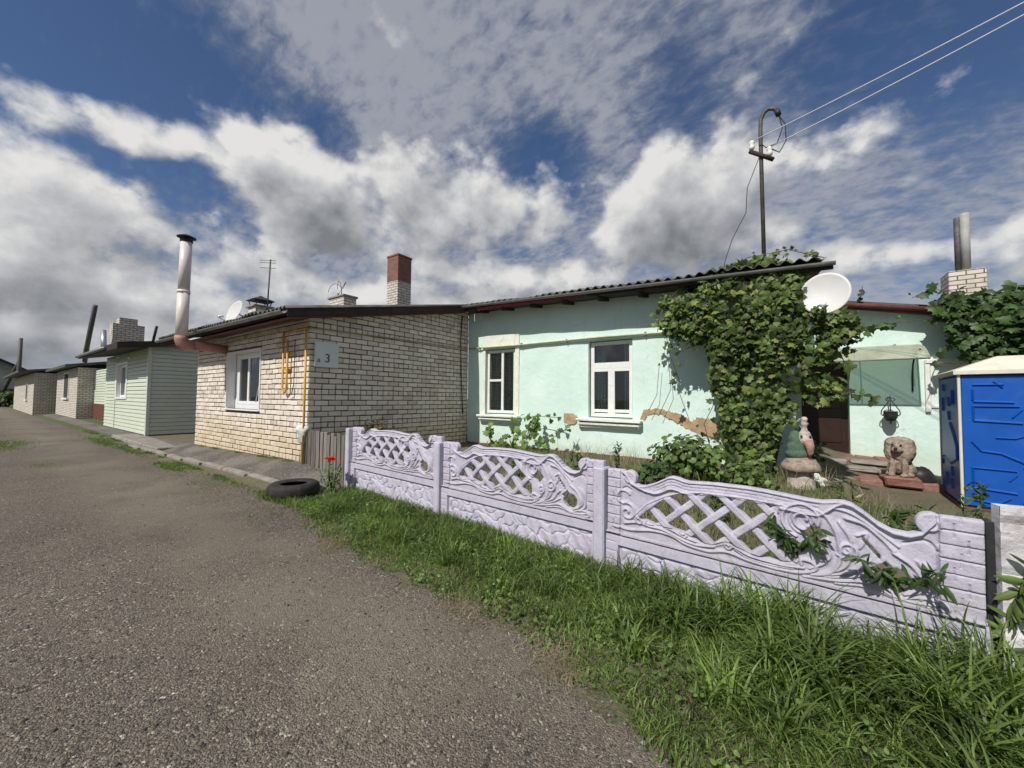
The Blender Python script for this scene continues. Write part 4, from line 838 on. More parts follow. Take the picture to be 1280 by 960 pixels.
# ------------------------------------------------------------------ precast concrete fence
FA = rad(-3.75); FD = Vector((cos(FA), sin(FA), 0)); FN = Vector((sin(FA), -cos(FA), 0))     # along the fence, and towards the road
P0 = Vector((-5.343, 3.385, 0)); PITCH_F = 2.06
PW, PH, GS = 2.03, .56, .004
def top_line(u):
    x = np.array([0, .135, .16, .20, .262, .31, .385, .45, .49, .519, .56, .60, .634, .70, .818, 1.0, 1.108, 1.25, 1.336, 1.392, 1.45, 1.489, 1.53, 1.58, 1.64, 1.70, 1.762, 1.81, 1.86, 1.885, 2.03])
    y = np.array([.515, .52, .50, .44, .415, .42, .452, .49, .515, .522, .517, .506, .502, .508, .517, .521, .517, .506, .50, .50, .513, .518, .51, .475, .425, .395, .392, .415, .49, .512, .515])
    return np.interp(u, x, y)
def poly_dist(U, V, pts, rng):
    """distance of grid points to a polyline, computed only near it"""
    pts = np.asarray(pts, float); D = np.full(U.shape, 9.); lo = pts.min(0)-rng; hi = pts.max(0)+rng
    i0, i1 = np.searchsorted(U[0], [lo[0], hi[0]]); j0, j1 = np.searchsorted(V[:, 0], [lo[1], hi[1]])
    u = U[j0:j1, i0:i1]; v = V[j0:j1, i0:i1]
    if not u.size: return D
    d = np.full(u.shape, 9.)
    for a, b in zip(pts, pts[1:]):
        ab = b-a; L2 = max(1e-12, ab@ab); t_ = np.clip(((u-a[0])*ab[0]+(v-a[1])*ab[1])/L2, 0, 1); d = np.minimum(d, np.hypot(u-a[0]-t_*ab[0], v-a[1]-t_*ab[1]))
    D[j0:j1, i0:i1] = d; return D
def spline(pts, n=10):
    pts = np.asarray(pts, float); P = np.vstack([2*pts[0]-pts[1], pts, 2*pts[-1]-pts[-2]]); out = []
    for i in range(1, len(P)-2):
        for t_ in np.linspace(0, 1, n, endpoint=False): out.append(.5*((2*P[i])+(-P[i-1]+P[i+1])*t_+(2*P[i-1]-5*P[i]+4*P[i+1]-P[i+2])*t_**2+(-P[i-1]+3*P[i]-3*P[i+1]+P[i+2])*t_**3))
    return np.array(out+[pts[-1]])
def spiral(cx, cy, r, turns, a0, sgn=1, r1=.12):
    t_ = np.linspace(0, 1, int(26*turns)); rr = r*(1-(1-r1)*t_); a = a0+sgn*2*pi*turns*t_
    return np.stack([cx+rr*np.cos(a), cy+rr*np.sin(a)], -1)
RIDGES = [  # (polyline, height, half width)
    (spline([(.06, .06), (.2, .055), (.36, .085), (.5, .085), (.62, .045), (.76, .035), (.88, .06), (1.0, .04), (1.15, .03), (1.28, .04), (1.36, .08), (1.34, .12), (1.29, .12), (1.29, .09)]), .013, .012),
    (spline([(.15, .10), (.26, .125), (.36, .115), (.46, .11), (.56, .08), (.68, .058), (.80, .075)]), .013, .011),
    (spline([(.30, .13), (.40, .135), (.50, .13), (.58, .10), (.68, .08)]), .011, .009),
    (spline([(.8, .095), (.86, .118), (.93, .105), (1.0, .075), (1.1, .062), (1.22, .062), (1.3, .075)]), .013, .011),
    (spline([(.93, .09), (1.0, .055), (1.12, .045), (1.25, .052)]), .010, .008),
    (spiral(.275, .145, .05, 1.5, -.6, 1), .014, .011), (spiral(.595, .125, .036, 1.4, -1.2, 1), .013, .010), (spiral(.885, .105, .034, 1.5, 2.6, -1), .013, .010), (spiral(.17, .19, .075, 1.3, 1.8, -1), .013, .012), (spiral(.14, .30, .06, .8, .6, 1, .7), .011, .011),
    (spiral(1.30, .372, .118, 1.7, -1.9, -1, .15), .015, .013), (spiral(1.30, .365, .085, 1.0, -1.0, -1, .5), .010, .009),
    (spline([(1.34, .045), (1.42, .075), (1.47, .15), (1.47, .25), (1.45, .34), (1.40, .42), (1.31, .46)]), .013, .013), (spline([(1.38, .06), (1.48, .12), (1.52, .2), (1.52, .3), (1.47, .39)]), .012, .011), (spline([(1.33, .08), (1.40, .13), (1.42, .20), (1.41, .27)]), .011, .010), (spline([(1.40, .06), (1.52, .11), (1.57, .17), (1.60, .2)]), .011, .010), (spline([(1.40, .05), (1.52, .085), (1.6, .13)]), .010, .009),
    (spiral(1.505, .235, .055, 1.5, -2.4, 1), .014, .011), (spiral(1.395, .185, .04, 1.4, -1.8, 1), .013, .010),
    (spline([(1.30, .025), (1.45, .045), (1.58, .075), (1.64, .06), (1.70, .035), (1.80, .03), (1.88, .05)]), .013, .012), (spline([(1.45, .03), (1.6, .05), (1.72, .022), (1.85, .022)]), .010, .009),
    (spline([(1.74, .06), (1.80, .09), (1.81, .15), (1.77, .22), (1.70, .27)]), .012, .011), (spline([(1.80, .05), (1.855, .10), (1.86, .17), (1.82, .24)]), .011, .011), (spline([(1.78, .075), (1.83, .12), (1.83, .19), (1.79, .25)]), .009, .008),
    (spline([(1.70, .02), (1.80, .06), (1.88, .055), (1.90, .03), (1.86, .02)]), .012, .010), (spline([(1.50, .42), (1.58, .40), (1.66, .33), (1.70, .28)]), .012, .012), (spline([(1.44, .47), (1.53, .45), (1.63, .38), (1.72, .31)]), .010, .010), (spline([(1.55, .33), (1.59, .35), (1.58, .30), (1.56, .26)]), .010, .009)]
GROOVES = [(spline([(1.74, .335), (1.80, .365), (1.84, .36), (1.868, .32)], 6), .016, .006), ([(1.868, .32), (1.868, .0)], .012, .005), (spline([(.20, .37), (.16, .385), (.13, .37), (.118, .34)], 6), .016, .006), ([(.118, .34), (.118, .0)], .012, .005),
           ([(.118, .36), (.118, .51)], .006, .004), ([(1.868, .36), (1.868, .5)], .006, .004)]
def panel_fields(U, V):
    T = top_line(U); out = V-T                                                 # >0 outside
    sc = np.minimum(np.hypot(U-.185, V-.465)-.058, np.hypot(U-1.845, V-.462)-.058); out = np.minimum(out, sc)
    out = np.maximum(out, np.maximum(-U, U-PW))
    up = np.interp(U, [.2, .242, .33, .458, .58, .711, .85, .976, 1.195, 1.27], [.12, .175, .27, .35, .40, .425, .432, .435, .43, .40])
    lo = np.interp(U, [.2, .255, .31, .396, .5, .6, .665, .72, .783, .83, .875, .93, 1.01, 1.1, 1.2, 1.3], [.17, .15, .155, .134, .135, .125, .10, .082, .08, .105, .124, .11, .085, .08, .085, .10])
    right = np.hypot(U-1.30, V-.372)-.125                                       # the big scroll bites into the lens
    lens = np.maximum(np.maximum(V-up, lo-V), np.maximum(.235-U, U-1.275)); lens = np.maximum(lens, -right)
    A = (U-.569)/.225+(V-.165)/.21; B = (U-.569)/.225-(V-.165)/.21; s = .1535
    da = (.345-np.abs(A-np.round(A)))*s; db = (.345-np.abs(B-np.round(B)))*s   # >0 inside an opening (distance to the bar edge)
    hole = np.maximum(lens, -np.minimum(da, db))
    h1 = np.abs(U-1.352)/.062+np.abs(V-.29)/.068-1; hole = np.minimum(hole, h1*.042)
    h2 = np.maximum(np.hypot((U-1.70)/.072, (V-.125)/.064)-1, -(V-.03-.9*(1.68-U)))*.06; h2 = np.minimum(h2, (np.abs(U-1.668)/.05+np.abs(V-.165)/.05-1)*.03); hole = np.minimum(hole, h2)
    h3 = np.maximum(np.abs((V-.272)+(U-1.61)*1.25)-.014, np.abs(U-1.61)-.038); hole = np.minimum(hole, h3)
    return out, hole, lens, A, B, T
def relief(U, V, T, lens, A, B, hole):
    h = np.zeros(U.shape); sm = lambda x: np.clip(x, 0, 1)**2*(3-2*np.clip(x, 0, 1))
    body = (U > .125)*(U < 1.862)
    rim = T-V; rimw = .075*sm((U-.24)/.2)*sm((1.5-U)/.15)+.03
    h += body*.014*sm((rimw-rim)/.012)
    h += body*.008*np.exp(-((rim-.008)/.008)**2)+body*.009*np.exp(-((rim-rimw+.012)/.009)**2)
    rowi = np.floor(rim/.022); ing = (U > .40)*(U < 1.38)*(rim > .018)*(rim < rimw-.022)
    gr = np.minimum(np.abs(rim/.022-np.round(rim/.022))*.022, np.abs((U/.085+.5*(rowi % 2))-np.round(U/.085+.5*(rowi % 2)))*.085); h -= ing*.005*np.exp(-(gr/.0035)**2)
    inl = sm(-lens/.006); da = np.abs(np.abs(A-np.round(A))-.5)*.1535; db = np.abs(np.abs(B-np.round(B))-.5)*.1535
    par = (np.floor(A+.5)+np.floor(B+.5)) % 2
    ba = .012+.006*np.cos(pi*B); bb = .012-.006*np.cos(pi*B)*np.cos(2*pi*A*0)
    prof = lambda d: np.clip(1-np.abs(d/.027)**7, 0, 1)
    lat = np.maximum(prof(da)*(.014+.007*np.cos(2*pi*(B*.5+.25)+pi*np.round(A+.5))), prof(db)*(.014+.007*np.cos(2*pi*(A*.5+.25)+pi*np.round(B+.5)+pi)))
    h = np.where(lens < 0, h*(1-inl)+lat*inl, h)
    h += .010*np.exp(-((lens-.012)/.008)**2)*(lens > -.004)*(U < 1.27)
    soft = sm((hole-.0)/.012) if hole is not None else 1
    rr = np.zeros(U.shape)
    for pl, amp, w in RIDGES: rr = np.maximum(rr, amp*1.4*np.exp(-np.abs(poly_dist(U, V, pl, .05)/(w*.82))**2.4))
    h = np.where(lens < .003, h, np.maximum(h, rr+.35*h))
    for sx, sg in ((.185, 1), (1.845, -1)): h = np.maximum(h, .016*np.exp(-(poly_dist(U, V, spiral(sx, .463, .047, 1.6, pi/2 if sg > 0 else pi/2, -sg, .15), .05)/.011)**2))
    h = np.where(V < .016, np.maximum(h, .024), h)
    for pl, amp, w in GROOVES: h -= amp*np.exp(-(poly_dist(U, V, pl, .03)/w)**2)
    ends = (U < .112)+(U > 1.874); k = V/.074; h += ends*.010; h -= ends*.016*np.exp(-((k-np.round(k))*.074/.0036)**2)
    row = np.floor(k+.5); vx = np.where(U < 1, .055+.02*((row*7) % 3-1), 1.95+.025*((row*7) % 3-1)); h -= ends*.008*np.exp(-((U-vx)/.0035)**2)*(np.abs(V-.25) < .26)
    return h
def solid_from_grid(name, U, V, keep, H, thick, m, parent, edge_h=None):
    """front surface at y=-H, flat back at y=+thick, walls round every border"""
    ny, nx = U.shape; idx = np.arange(ny*nx).reshape(ny, nx)
    q = np.stack([idx[:-1, :-1], idx[:-1, 1:], idx[1:, 1:], idx[1:, :-1]], -1)[keep]
    n = ny*nx; Vf = np.stack([U.ravel(), -H.ravel(), V.ravel()], -1); Vb = Vf.copy(); Vb[:, 1] = thick
    e = np.concatenate([q[:, [0, 1]], q[:, [1, 2]], q[:, [2, 3]], q[:, [3, 0]]]); key = e[:, 0].astype(np.int64)*n+e[:, 1]; rev = e[:, 1].astype(np.int64)*n+e[:, 0]
    bd = e[~np.isin(key, rev)]
    walls = np.stack([bd[:, 1], bd[:, 0], bd[:, 0]+n, bd[:, 1]+n], -1)
    Fq = np.concatenate([q, q[:, ::-1]+n, walls]); Va = np.concatenate([Vf, Vb])
    used = np.unique(Fq); mp = np.full(2*n, -1); mp[used] = np.arange(len(used))
    o = npmesh(name, Va[used], mp[Fq], m, parent, loc=(0, 0, 0)); sm_ = np.zeros(len(Fq), bool); sm_[:len(q)] = True; o.data.polygons.foreach_set('use_smooth', sm_); o.data.set_sharp_from_angle(angle=rad(48)); return o
fence = thing('concrete_fence', P0, 'lilac white ornamental concrete fence with lattice openings, along the grass verge', 'fence'); fence.rotation_euler = (0, 0, FA)
def make_upper():
    us = np.arange(0, PW+GS*.5, GS); vs_ = np.arange(0, PH+GS*.5, GS); U, V = np.meshgrid(us, vs_)
    def F_(U, V): o, h, *_ = panel_fields(U, V); return np.maximum(o, -h)
    S = F_(U, V); keep_v = S < GS*.55; keep = keep_v[:-1, :-1] & keep_v[1:, :-1] & keep_v[:-1, 1:] & keep_v[1:, 1:]
    for _ in range(2):                                             # pull the border vertices onto the true outline
        e = 1e-3; gx_ = (F_(U+e, V)-F_(U-e, V))/(2*e); gy_ = (F_(U, V+e)-F_(U, V-e))/(2*e); g2 = np.maximum(gx_**2+gy_**2, .2); S = F_(U, V)
        near = np.abs(S) < GS*.9; mv = np.where(near, -S/g2*.8, 0); du = np.clip(mv*gx_, -GS*.42, GS*.42); dv = np.clip(mv*gy_, -GS*.42, GS*.42)
        du[:, 0] = du[:, -1] = 0; dv[0] = 0; U = U+du; V = V+dv
    us_, vv_ = np.meshgrid(us, vs_); o, h, lens, A, B, T = panel_fields(us_, vv_)
    H = relief(us_, vv_, T, lens, A, B, h)+.0025*np.sin(us_*31+vv_*17)*np.sin(vv_*43-us_*13)+RNG.normal(0, .00035, us_.shape); Sg = np.maximum(o, -h)
    rnd_ = np.clip(-Sg/.010, 0, 1); H = H-.007*(1-rnd_)**2
    return solid_from_grid('lattice_panel', U, V, keep, H, .045, LILAC, fence)
def make_lower():
    g = .006; us = np.arange(0, 2.04+g*.5, g); vs_ = np.arange(-.25, .511+g*.5, g); U, V = np.meshgrid(us, vs_); rng = np.random.default_rng(3)
    pts = np.stack([rng.uniform(-.1, 2.15, 110), rng.uniform(-.3, .55, 110)], -1); wu = U+.03*np.sin(V*23+U*9)+.015*np.sin(U*41); wv = V*1.25+.03*np.sin(U*17+1)+.015*np.sin(U*37+V*29)
    d = np.full((110,)+U.shape, 9., np.float32)
    for i, p in enumerate(pts): d[i] = np.hypot(wu-p[0], (wv-p[1]*1.25)*1.0)
    o = np.argsort(d, 0)[:2]; f1 = np.take_along_axis(d, o[:1], 0)[0]; f2 = np.take_along_axis(d, o[1:2], 0)[0]; edge = f2-f1
    tilt = rng.uniform(-.10, .10, (110, 2)); c = o[0]; dome = (tilt[c, 0]*(wu-pts[c, 0])+tilt[c, 1]*(wv-pts[c, 1]*1.25))
    st = .014*np.clip(edge/.035, 0, 1)**.5+dome*.9+.004*np.sin(U*55+V*31)
    fr = np.maximum(np.maximum(.105-U, U-1.935), V-.425)            # frame region > 0
    H = np.where(fr > 0, .026, st*np.clip((-fr-.012)/.02, 0, 1)-.004); H = np.where(V > .4965, -.030, H)
    k = V/.074; ends = (U < .09)+(U > 1.95); H -= ends*.006*np.exp(-((k-np.round(k))*.074/.004)**2)
    keep = np.ones((len(vs_)-1, len(us)-1), bool)
    return solid_from_grid('stone_panel', U, V, keep, H, .045, LILAC, fence)
JOINT = [.435, .374, .312]                                            # height of the joint between stone and lattice panel
up0 = make_upper(); lw0 = make_lower()
for k in range(3):
    a = up0 if k == 0 else up0.copy(); b = lw0 if k == 0 else lw0.copy()
    if k: COL.objects.link(a); COL.objects.link(b)
    a.parent = fence; b.parent = fence
    a.matrix_parent_inverse = Matrix(); b.matrix_parent_inverse = Matrix()
    a.location = (k*PITCH_F+.015, 0, JOINT[k]); b.location = (k*PITCH_F+.010, 0, JOINT[k]-.511); a.rotation_euler = (0, rad(.6 if k == 2 else .15), 0); b.rotation_euler = (0, rad(.6 if k == 2 else .15), 0)
for k, zt in ((0, .935), (1, .885), (2, .835)):
    mb = MB(); mb.box((k*PITCH_F-.085, -.075, -.3), (k*PITCH_F+.012, .09, zt), bev=.012, jit=.003); o = mb.build('post', LILAC); o.parent = fence; o.matrix_parent_inverse = Matrix()
# separate worn panel past the gap, with a dark post
q0 = P0+FD*(3*PITCH_F+.055)
sp = thing('worn_fence_slab', (.9, 3.0, 0), 'worn whitewashed slab standing alone past the gap, cut off at the right edge', 'fence'); mb = MB()
u_ = Vector((.985, .17, 0)); nn = Vector((.17, -.985, 0)); base = Vector((.865, 2.985, 0))
def slab_pt(s, z, o): return base+u_*s+nn*o+Vector((0, 0, z))
n = 26; V = []
for j in range(n+1):
    z = -.2+1.09*j/n
    for i in range(9): s = 1.5*i/8; V.append(slab_pt(s, z+(.02*sin(s*9) if j == n else 0), .012*sin(z*9+s*3)*.4-(.012 if j % 6 == 0 else 0)))
mb.add(V, [(j*9+i, j*9+i+1, (j+1)*9+i+1, (j+1)*9+i) for j in range(n) for i in range(8)]); V2 = [slab_pt(0, -.2, 0), slab_pt(0, .89, 0), slab_pt(0, .89, -.06), slab_pt(0, -.2, -.06), slab_pt(1.5, .89, 0), slab_pt(1.5, .89, -.06), slab_pt(1.5, -.2, -.06)]
mb.add(V2, [(0, 1, 2, 3), (1, 4, 5, 2), (3, 2, 5, 6)]); mb.build('slab', OLDWHITE, sp)
o = MB().box((.825, 3.02, -.2), (.858, 3.10, .80), bev=.004).build('gate_post', IRON); tag(o, 'black iron post in the gap between the lilac fence and the worn slab', 'post')

# ------------------------------------------------------------------ wicket of grey pickets
wk = thing('picket_wicket', (-6.1, 3.42, 0), 'weathered grey picket wicket between the brick corner and the lilac fence', 'gate'); mb = MB(); x = -6.80
while x < -5.52:
    w = random.uniform(.065, .10); z1 = .80+random.uniform(-.025, .03)+.0*(x+6.1); ln = random.uniform(-.03, .01); y = 3.40+random.uniform(-.01, .01)
    mb.add([(x, y, .02), (x+w, y, .02), (x+w-ln, y, z1-.01), (x-ln, y, z1), (x, y+.022, .02), (x+w, y+.022, .02), (x+w-ln, y+.022, z1-.01), (x-ln, y+.022, z1)], [(0, 1, 2, 3), (4, 7, 6, 5), (0, 4, 5, 1), (3, 2, 6, 7), (0, 3, 7, 4), (1, 5, 6, 2)]); x += w+random.uniform(.012, .03)
mb.build('pickets', OLDWOOD, wk); MB().box((-6.82, 3.428, .22), (-5.5, 3.465, .29)).box((-6.82, 3.428, .60), (-5.5, 3.465, .67)).build('rails', OLDWOOD, wk)
MB().box((-6.90, 3.38, -.1), (-6.825, 3.46, .78), bev=.01).build('post', OLDWOOD, wk)
cb = thing('cloth_bag', (-6.86, 3.42, .78), 'crumpled white and green bag hung over the wicket post', 'bag'); mb = MB(); V = []; R_ = [(.03, -.20), (.09, -.16), (.10, -.06), (.15, .02), (.16, .07), (.11, .12), (.02, .14)]
mb.lathe((-6.86, 3.40, .78), R_, 18, wob=.16, sx=1, sy=.7); mb.build('cloth', CLOTH, cb)

# ------------------------------------------------------------------ tyre
ty = thing('tyre_planter', (-5.70, 2.72, .02), 'old black tyre lying flat in the gravel by the wicket', 'tyre'); prof = [(.18, .02), (.185, .0), (.28, -.005), (.315, .02), (.325, .06), (.325, .13), (.315, .17), (.28, .20), (.20, .195), (.175, .18), (.165, .17), (.18, .165), (.27, .175), (.30, .14), (.30, .06), (.27, .025), (.18, .035)]
n = 48; V = []; Fs = []
for k in range(n):
    a = 2*pi*k/n
    for r, z in prof: rr_ = r+(.006 if (k % 2 and r > .31) else 0); V.append((-5.70+rr_*cos(a), 2.72+rr_*sin(a), .02+z*.84))
m_ = len(prof)
for k in range(n):
    for i in range(m_): Fs.append((k*m_+i, ((k+1) % n)*m_+i, ((k+1) % n)*m_+(i+1) % m_, k*m_+(i+1) % m_))
MB().add(V, Fs, .5, True).build('casing', RUBBER, ty)
MB().lathe((-5.70, 2.72, .03), [(.02, .05), (.17, .055), (.172, .075), (.02, .085)], 20, wob=.02).build('soil_fill', SOIL, ty)

# ------------------------------------------------------------------ portable toilet cabin
cx0, cx1, cy0, cy1, cz0, cz1 = 1.90, 3.10, 7.64, 8.84, -.02, 1.78
pc = thing('portable_toilet', (cx0, cy0, 0), 'blue plastic portable toilet cabin with cream roof, in the yard at the right edge', 'toilet cabin')
def groove_face(mb, P, w, h, segs):
    """thin raised/recessed ribs on a cabin wall; P maps (u, v, out) to a point"""
    for (u0, v0), (u1, v1), th in segs:
        d = Vector((u1-u0, v1-v0)); L = max(d.length, 1e-6); nx_, ny_ = -d.y/L*th/2, d.x/L*th/2
        q = [(u0+nx_, v0+ny_), (u1+nx_, v1+ny_), (u1-nx_, v1-ny_), (u0-nx_, v0-ny_)]
        mid = [(u0, v0), (u1, v1)]
        V = [P(a, b, .0005) for a, b in q]+[P(*mid[0], .022), P(*mid[1], .022)]
        mb.add(V, [(0, 1, 5, 4), (1, 2, 5), (2, 3, 4, 5), (3, 0, 4)])
SEG = [((.12, 1.66), (.38, 1.66), .035), ((.12, 1.60), (.12, 1.46), .03), ((.12, 1.44), (.46, 1.43), .04), ((.12, 1.38), (.12, 1.2), .03), ((.12, 1.19), (.52, 1.17), .045), ((.12, 1.38), (.5, 1.38), .02), ((.44, 1.24), (.52, 1.34), .025),
       ((.60, 1.48), (.68, 1.40), .04), ((.60, 1.27), (.68, 1.18), .04), ((.60, 1.09), (.9, 1.08), .04), ((.30, .98), (.46, .98), .022), ((.46, .98), (.62, 1.06), .025), ((.1, .92), (.18, .80), .04), ((.18, .80), (.34, .78), .04), ((.34, .78), (.52, .68), .045), ((.52, .68), (1.1, .66), .045),
       ((.52, .62), (.62, .5), .04), ((.1, .58), (.46, .57), .02), ((.1, .58), (.1, .34), .03), ((.1, .32), (.46, .29), .04), ((.40, .44), (.46, .52), .025), ((.52, .42), (.62, .29), .04), ((.1, .16), (.3, .14), .035), ((.3, .14), (.4, .22), .03), ((.5, .18), (1.05, .17), .035),
       ((.75, 1.66), (1.08, 1.66), .035), ((.75, 1.42), (1.08, 1.42), .04), ((.75, .45), (1.08, .44), .035), ((.3, 1.70), (.37, 1.62), .03)]
SEG2 = [((.3, 1.70), (.30, 1.60), .06), ((.55, 1.5), (.60, 1.38), .06), ((.55, 1.30), (.60, 1.18), .06), ((.62, 1.14), (.82, .98), .05), ((.82, .98), (.95, .82), .05), ((.95, .82), (.95, .66), .05), ((.95, .66), (.6, .56), .05), ((.6, .56), (.2, .60), .05), ((.2, .62), (.12, .50), .05), ((.66, .52), (.70, .40), .06), ((.35, .40), (.35, .28), .06), ((.62, .34), (.68, .22), .06), ((.8, 1.6), (.8, 1.4), .04), ((.25, 1.5), (.25, 1.3), .05)]
mb = MB(); mb.box((cx0, cy0, cz0+.06), (cx1, cy1, cz1), bev=.03)
groove_face(mb, lambda u, v, o: (cx0+u, cy0-o, cz0+v), 1.2, 1.8, SEG); groove_face(mb, lambda u, v, o: (cx0-o, cy0+1.2-u*1.1, cz0+v), 1.2, 1.8, SEG2)
mb.build('cabin_wall', BLUE, pc)
for x, y in ((cx0-.012, cy0-.012), (cx0-.012, cy1-.03), (cx1-.03, cy0-.012)): MB().box((x, y, cz0), (x+.03, y+.03, cz1+.01), bev=.007).build('corner_post', CABINWHITE, pc)
rb = MB(); ov = .05; cxm, cym = (cx0+cx1)/2, (cy0+cy1)/2
rb.add([(cx0-ov, cy0-ov, cz1), (cx1+ov, cy0-ov, cz1), (cx1+ov, cy1+ov, cz1), (cx0-ov, cy1+ov, cz1), (cx0-ov, cy0-ov, cz1+.05), (cx1+ov, cy0-ov, cz1+.05), (cx1+ov, cy1+ov, cz1+.05), (cx0-ov, cy1+ov, cz1+.05), (cxm-.2, cym-.3, cz1+.25), (cxm+.2, cym-.3, cz1+.25), (cxm+.2, cym+.3, cz1+.25), (cxm-.2, cym+.3, cz1+.25)],
       [(0, 3, 2, 1), (0, 1, 5, 4), (1, 2, 6, 5), (2, 3, 7, 6), (3, 0, 4, 7), (4, 5, 9, 8), (5, 6, 10, 9), (6, 7, 11, 10), (7, 4, 8, 11), (8, 9, 10, 11)]); rb.build('roof', CABINWHITE, pc)
MB().box((cx0-.02, cy0-.02, cz0-.06), (cx1+.02, cy1+.02, cz0+.058), bev=.01).build('base_skid', BROWNPAINT, pc)

pc.rotation_euler = (0, 0, rad(-4.5))
# ------------------------------------------------------------------ porch steps, statues and clutter
st = thing('porch_steps', (.9, 9.9, .0), 'crumbling red and grey brick steps before the dark doorway', 'steps'); mb = MB()
for i, (ya, yb, zt, xa, xb) in enumerate(((8.75, 9.35, .12, .45, 1.95), (9.35, 9.95, .20, .35, 1.85), (9.95, 10.84, .29, .24, 1.75))):
    x = xa
    while x < xb:
        L = random.uniform(.22, .42); m2 = random.uniform(-.02, .015); mb.box((x, ya+random.uniform(-.05, .05), -.15), (min(x+L, xb+.1)-.012, yb, zt+m2), bev=.018, jit=.012); x += L
mb.build('treads', STEPRED, st); mb = MB()
for (x, y, z, w, d, h) in ((.85, 9.25, .15, .5, .25, .09), (1.3, 9.15, .14, .45, .3, .07), (.55, 9.6, .22, .4, .25, .08), (1.0, 9.7, .23, .55, .22, .08)): mb.box((x, y, z), (x+w, y+d, z+h), bev=.02, jit=.015)
mb.build('loose_slabs', CONCRETE, st)
def metaskin(parts, res=.02):
    """one continuous surface grown from overlapping blobs (x,y,z,rx,ry,rz)"""
    mbd = bpy.data.metaballs.new('blob'); mbd.resolution = res; mbd.threshold = .12; o = bpy.data.objects.new('blob', mbd); COL.objects.link(o)
    for x, y, z, rx, ry, rz in parts:
        e = mbd.elements.new(); e.type = 'ELLIPSOID'; e.co = (x, y, z); e.size_x, e.size_y, e.size_z = rx, ry, rz; e.radius = 1.25; e.stiffness = 4
    bpy.context.view_layer.update(); dg = bpy.context.evaluated_depsgraph_get(); me = bpy.data.meshes.new_from_object(o.evaluated_get(dg)); bpy.data.objects.remove(o); bpy.data.metaballs.remove(mbd)
    me.polygons.foreach_set('use_smooth', [True]*len(me.polygons)); me.materials.clear(); return me
# stone lion, sitting, facing the viewer and slightly left
ln = thing('lion_statue', (1.52, 8.80, .2), 'small brown weathered stone lion sitting by the steps', 'statue'); lx, ly, lz = 1.52, 8.80, .20
parts = [(0, .10, .20, .14, .16, .19), (0, .02, .30, .12, .11, .16), (0, .02, .46, .21, .15, .19), (-.08, .0, .54, .12, .12, .10), (.08, .0, .54, .12, .12, .10), (-.10, -.02, .40, .11, .12, .15), (.10, -.02, .40, .11, .12, .15), (0, -.03, .35, .12, .09, .10), (0, -.10, .50, .095, .08, .09), (-.03, -.16, .445, .05, .06, .045), (.03, -.16, .445, .05, .06, .045), (0, -.13, .39, .045, .05, .035), (0, -.14, .50, .03, .06, .04),
         (-.085, -.10, .14, .045, .05, .16), (.085, -.10, .14, .045, .05, .16), (-.09, -.15, .035, .052, .075, .035), (.09, -.15, .035, .052, .075, .035), (-.13, .08, .10, .065, .13, .11), (.13, .08, .10, .065, .13, .11), (-.15, -.03, .035, .045, .08, .035), (.15, -.03, .035, .045, .08, .035)]
me = metaskin(parts, .014); me.transform(Matrix.Translation((lx, ly, lz)) @ Matrix.Rotation(rad(-22), 4, 'Z') @ Matrix.Diagonal((.86, .88, .98, 1))); me.materials.append(STATUE); lb = link('body', me, ln)
tx = bpy.data.textures.new('curls', 'CLOUDS'); tx.noise_scale = .045; dm = lb.modifiers.new('carving', 'DISPLACE'); dm.texture = tx; dm.strength = .028; dm.mid_level = .5
rot = Matrix.Translation((lx, ly, lz)) @ Matrix.Rotation(rad(-22), 4, 'Z'); DK = mat('statue_dark', (.05, .035, .028), .9)
for sx in (-.05, .05): MB().ball(rot @ Vector((sx, -.168, .52)), (.016, .012, .014), 6).build('eye', DK, ln)
MB().ball(rot @ Vector((0, -.215, .468)), (.026, .016, .016), 6).build('nose', DK, ln); MB().ball(rot @ Vector((0, -.185, .413)), (.045, .016, .014), 6).build('mouth', DK, ln)
MB().box((lx-.22, ly-.22, .06), (lx+.22, ly+.24, .198), bev=.025, jit=.02).build('base', STEPRED, ln)
# goose-like garden figure in a green shawl on a mushroom stump
gn = thing('garden_figure', (.17, 6.72, .05), 'weathered garden figure in green shawl standing on a mushroom by the vine', 'statue'); fx_, fy_ = at(1001, 600, Y=6.72).x, 6.72; gn.location = (fx_, fy_, 0)
MB().lathe((fx_, fy_, -.02), [(.2, -.25), (.19, 0), (.18, .1), (.165, .22), (.16, .34), (.10, .36)], 18, wob=.05).build('stump', STATUEPALE, gn)
MB().lathe((fx_, fy_, .28), [(.10, 0), (.235, .03), (.255, .07), (.24, .13), (.18, .21), (.10, .25)], 22, wob=.03).build('mushroom_cap', STATUE, gn)
me = metaskin([(-.04, 0, .56, .15, .14, .10), (-.05, 0, .66, .125, .12, .12), (-.05, .0, .78, .10, .10, .10), (-.06, .02, .86, .07, .08, .06)], .016); me.transform(Matrix.Translation((fx_, fy_, 0))); me.materials.append(STATUEGREEN); link('shawl', me, gn)
me = metaskin([(.055, -.05, .80, .088, .085, .10), (.05, -.05, .88, .07, .07, .05), (.09, -.09, .76, .06, .06, .06)], .014); me.transform(Matrix.Translation((fx_, fy_, 0))); me.materials.append(STATUEPALE); link('head', me, gn)
MB().tube([(fx_+.08, fy_-.11, .77), (fx_+.095, fy_-.145, .70), (fx_+.10, fy_-.15, .60), (fx_+.09, fy_-.14, .545)], [.065, .058, .04, .012], 12).build('beak', STATUEPINK, gn)
for s in (-.035, .075): MB().ball((fx_+s+.03, fy_-.137, .845), (.016, .012, .018), 6).build('eye', IRON, gn)
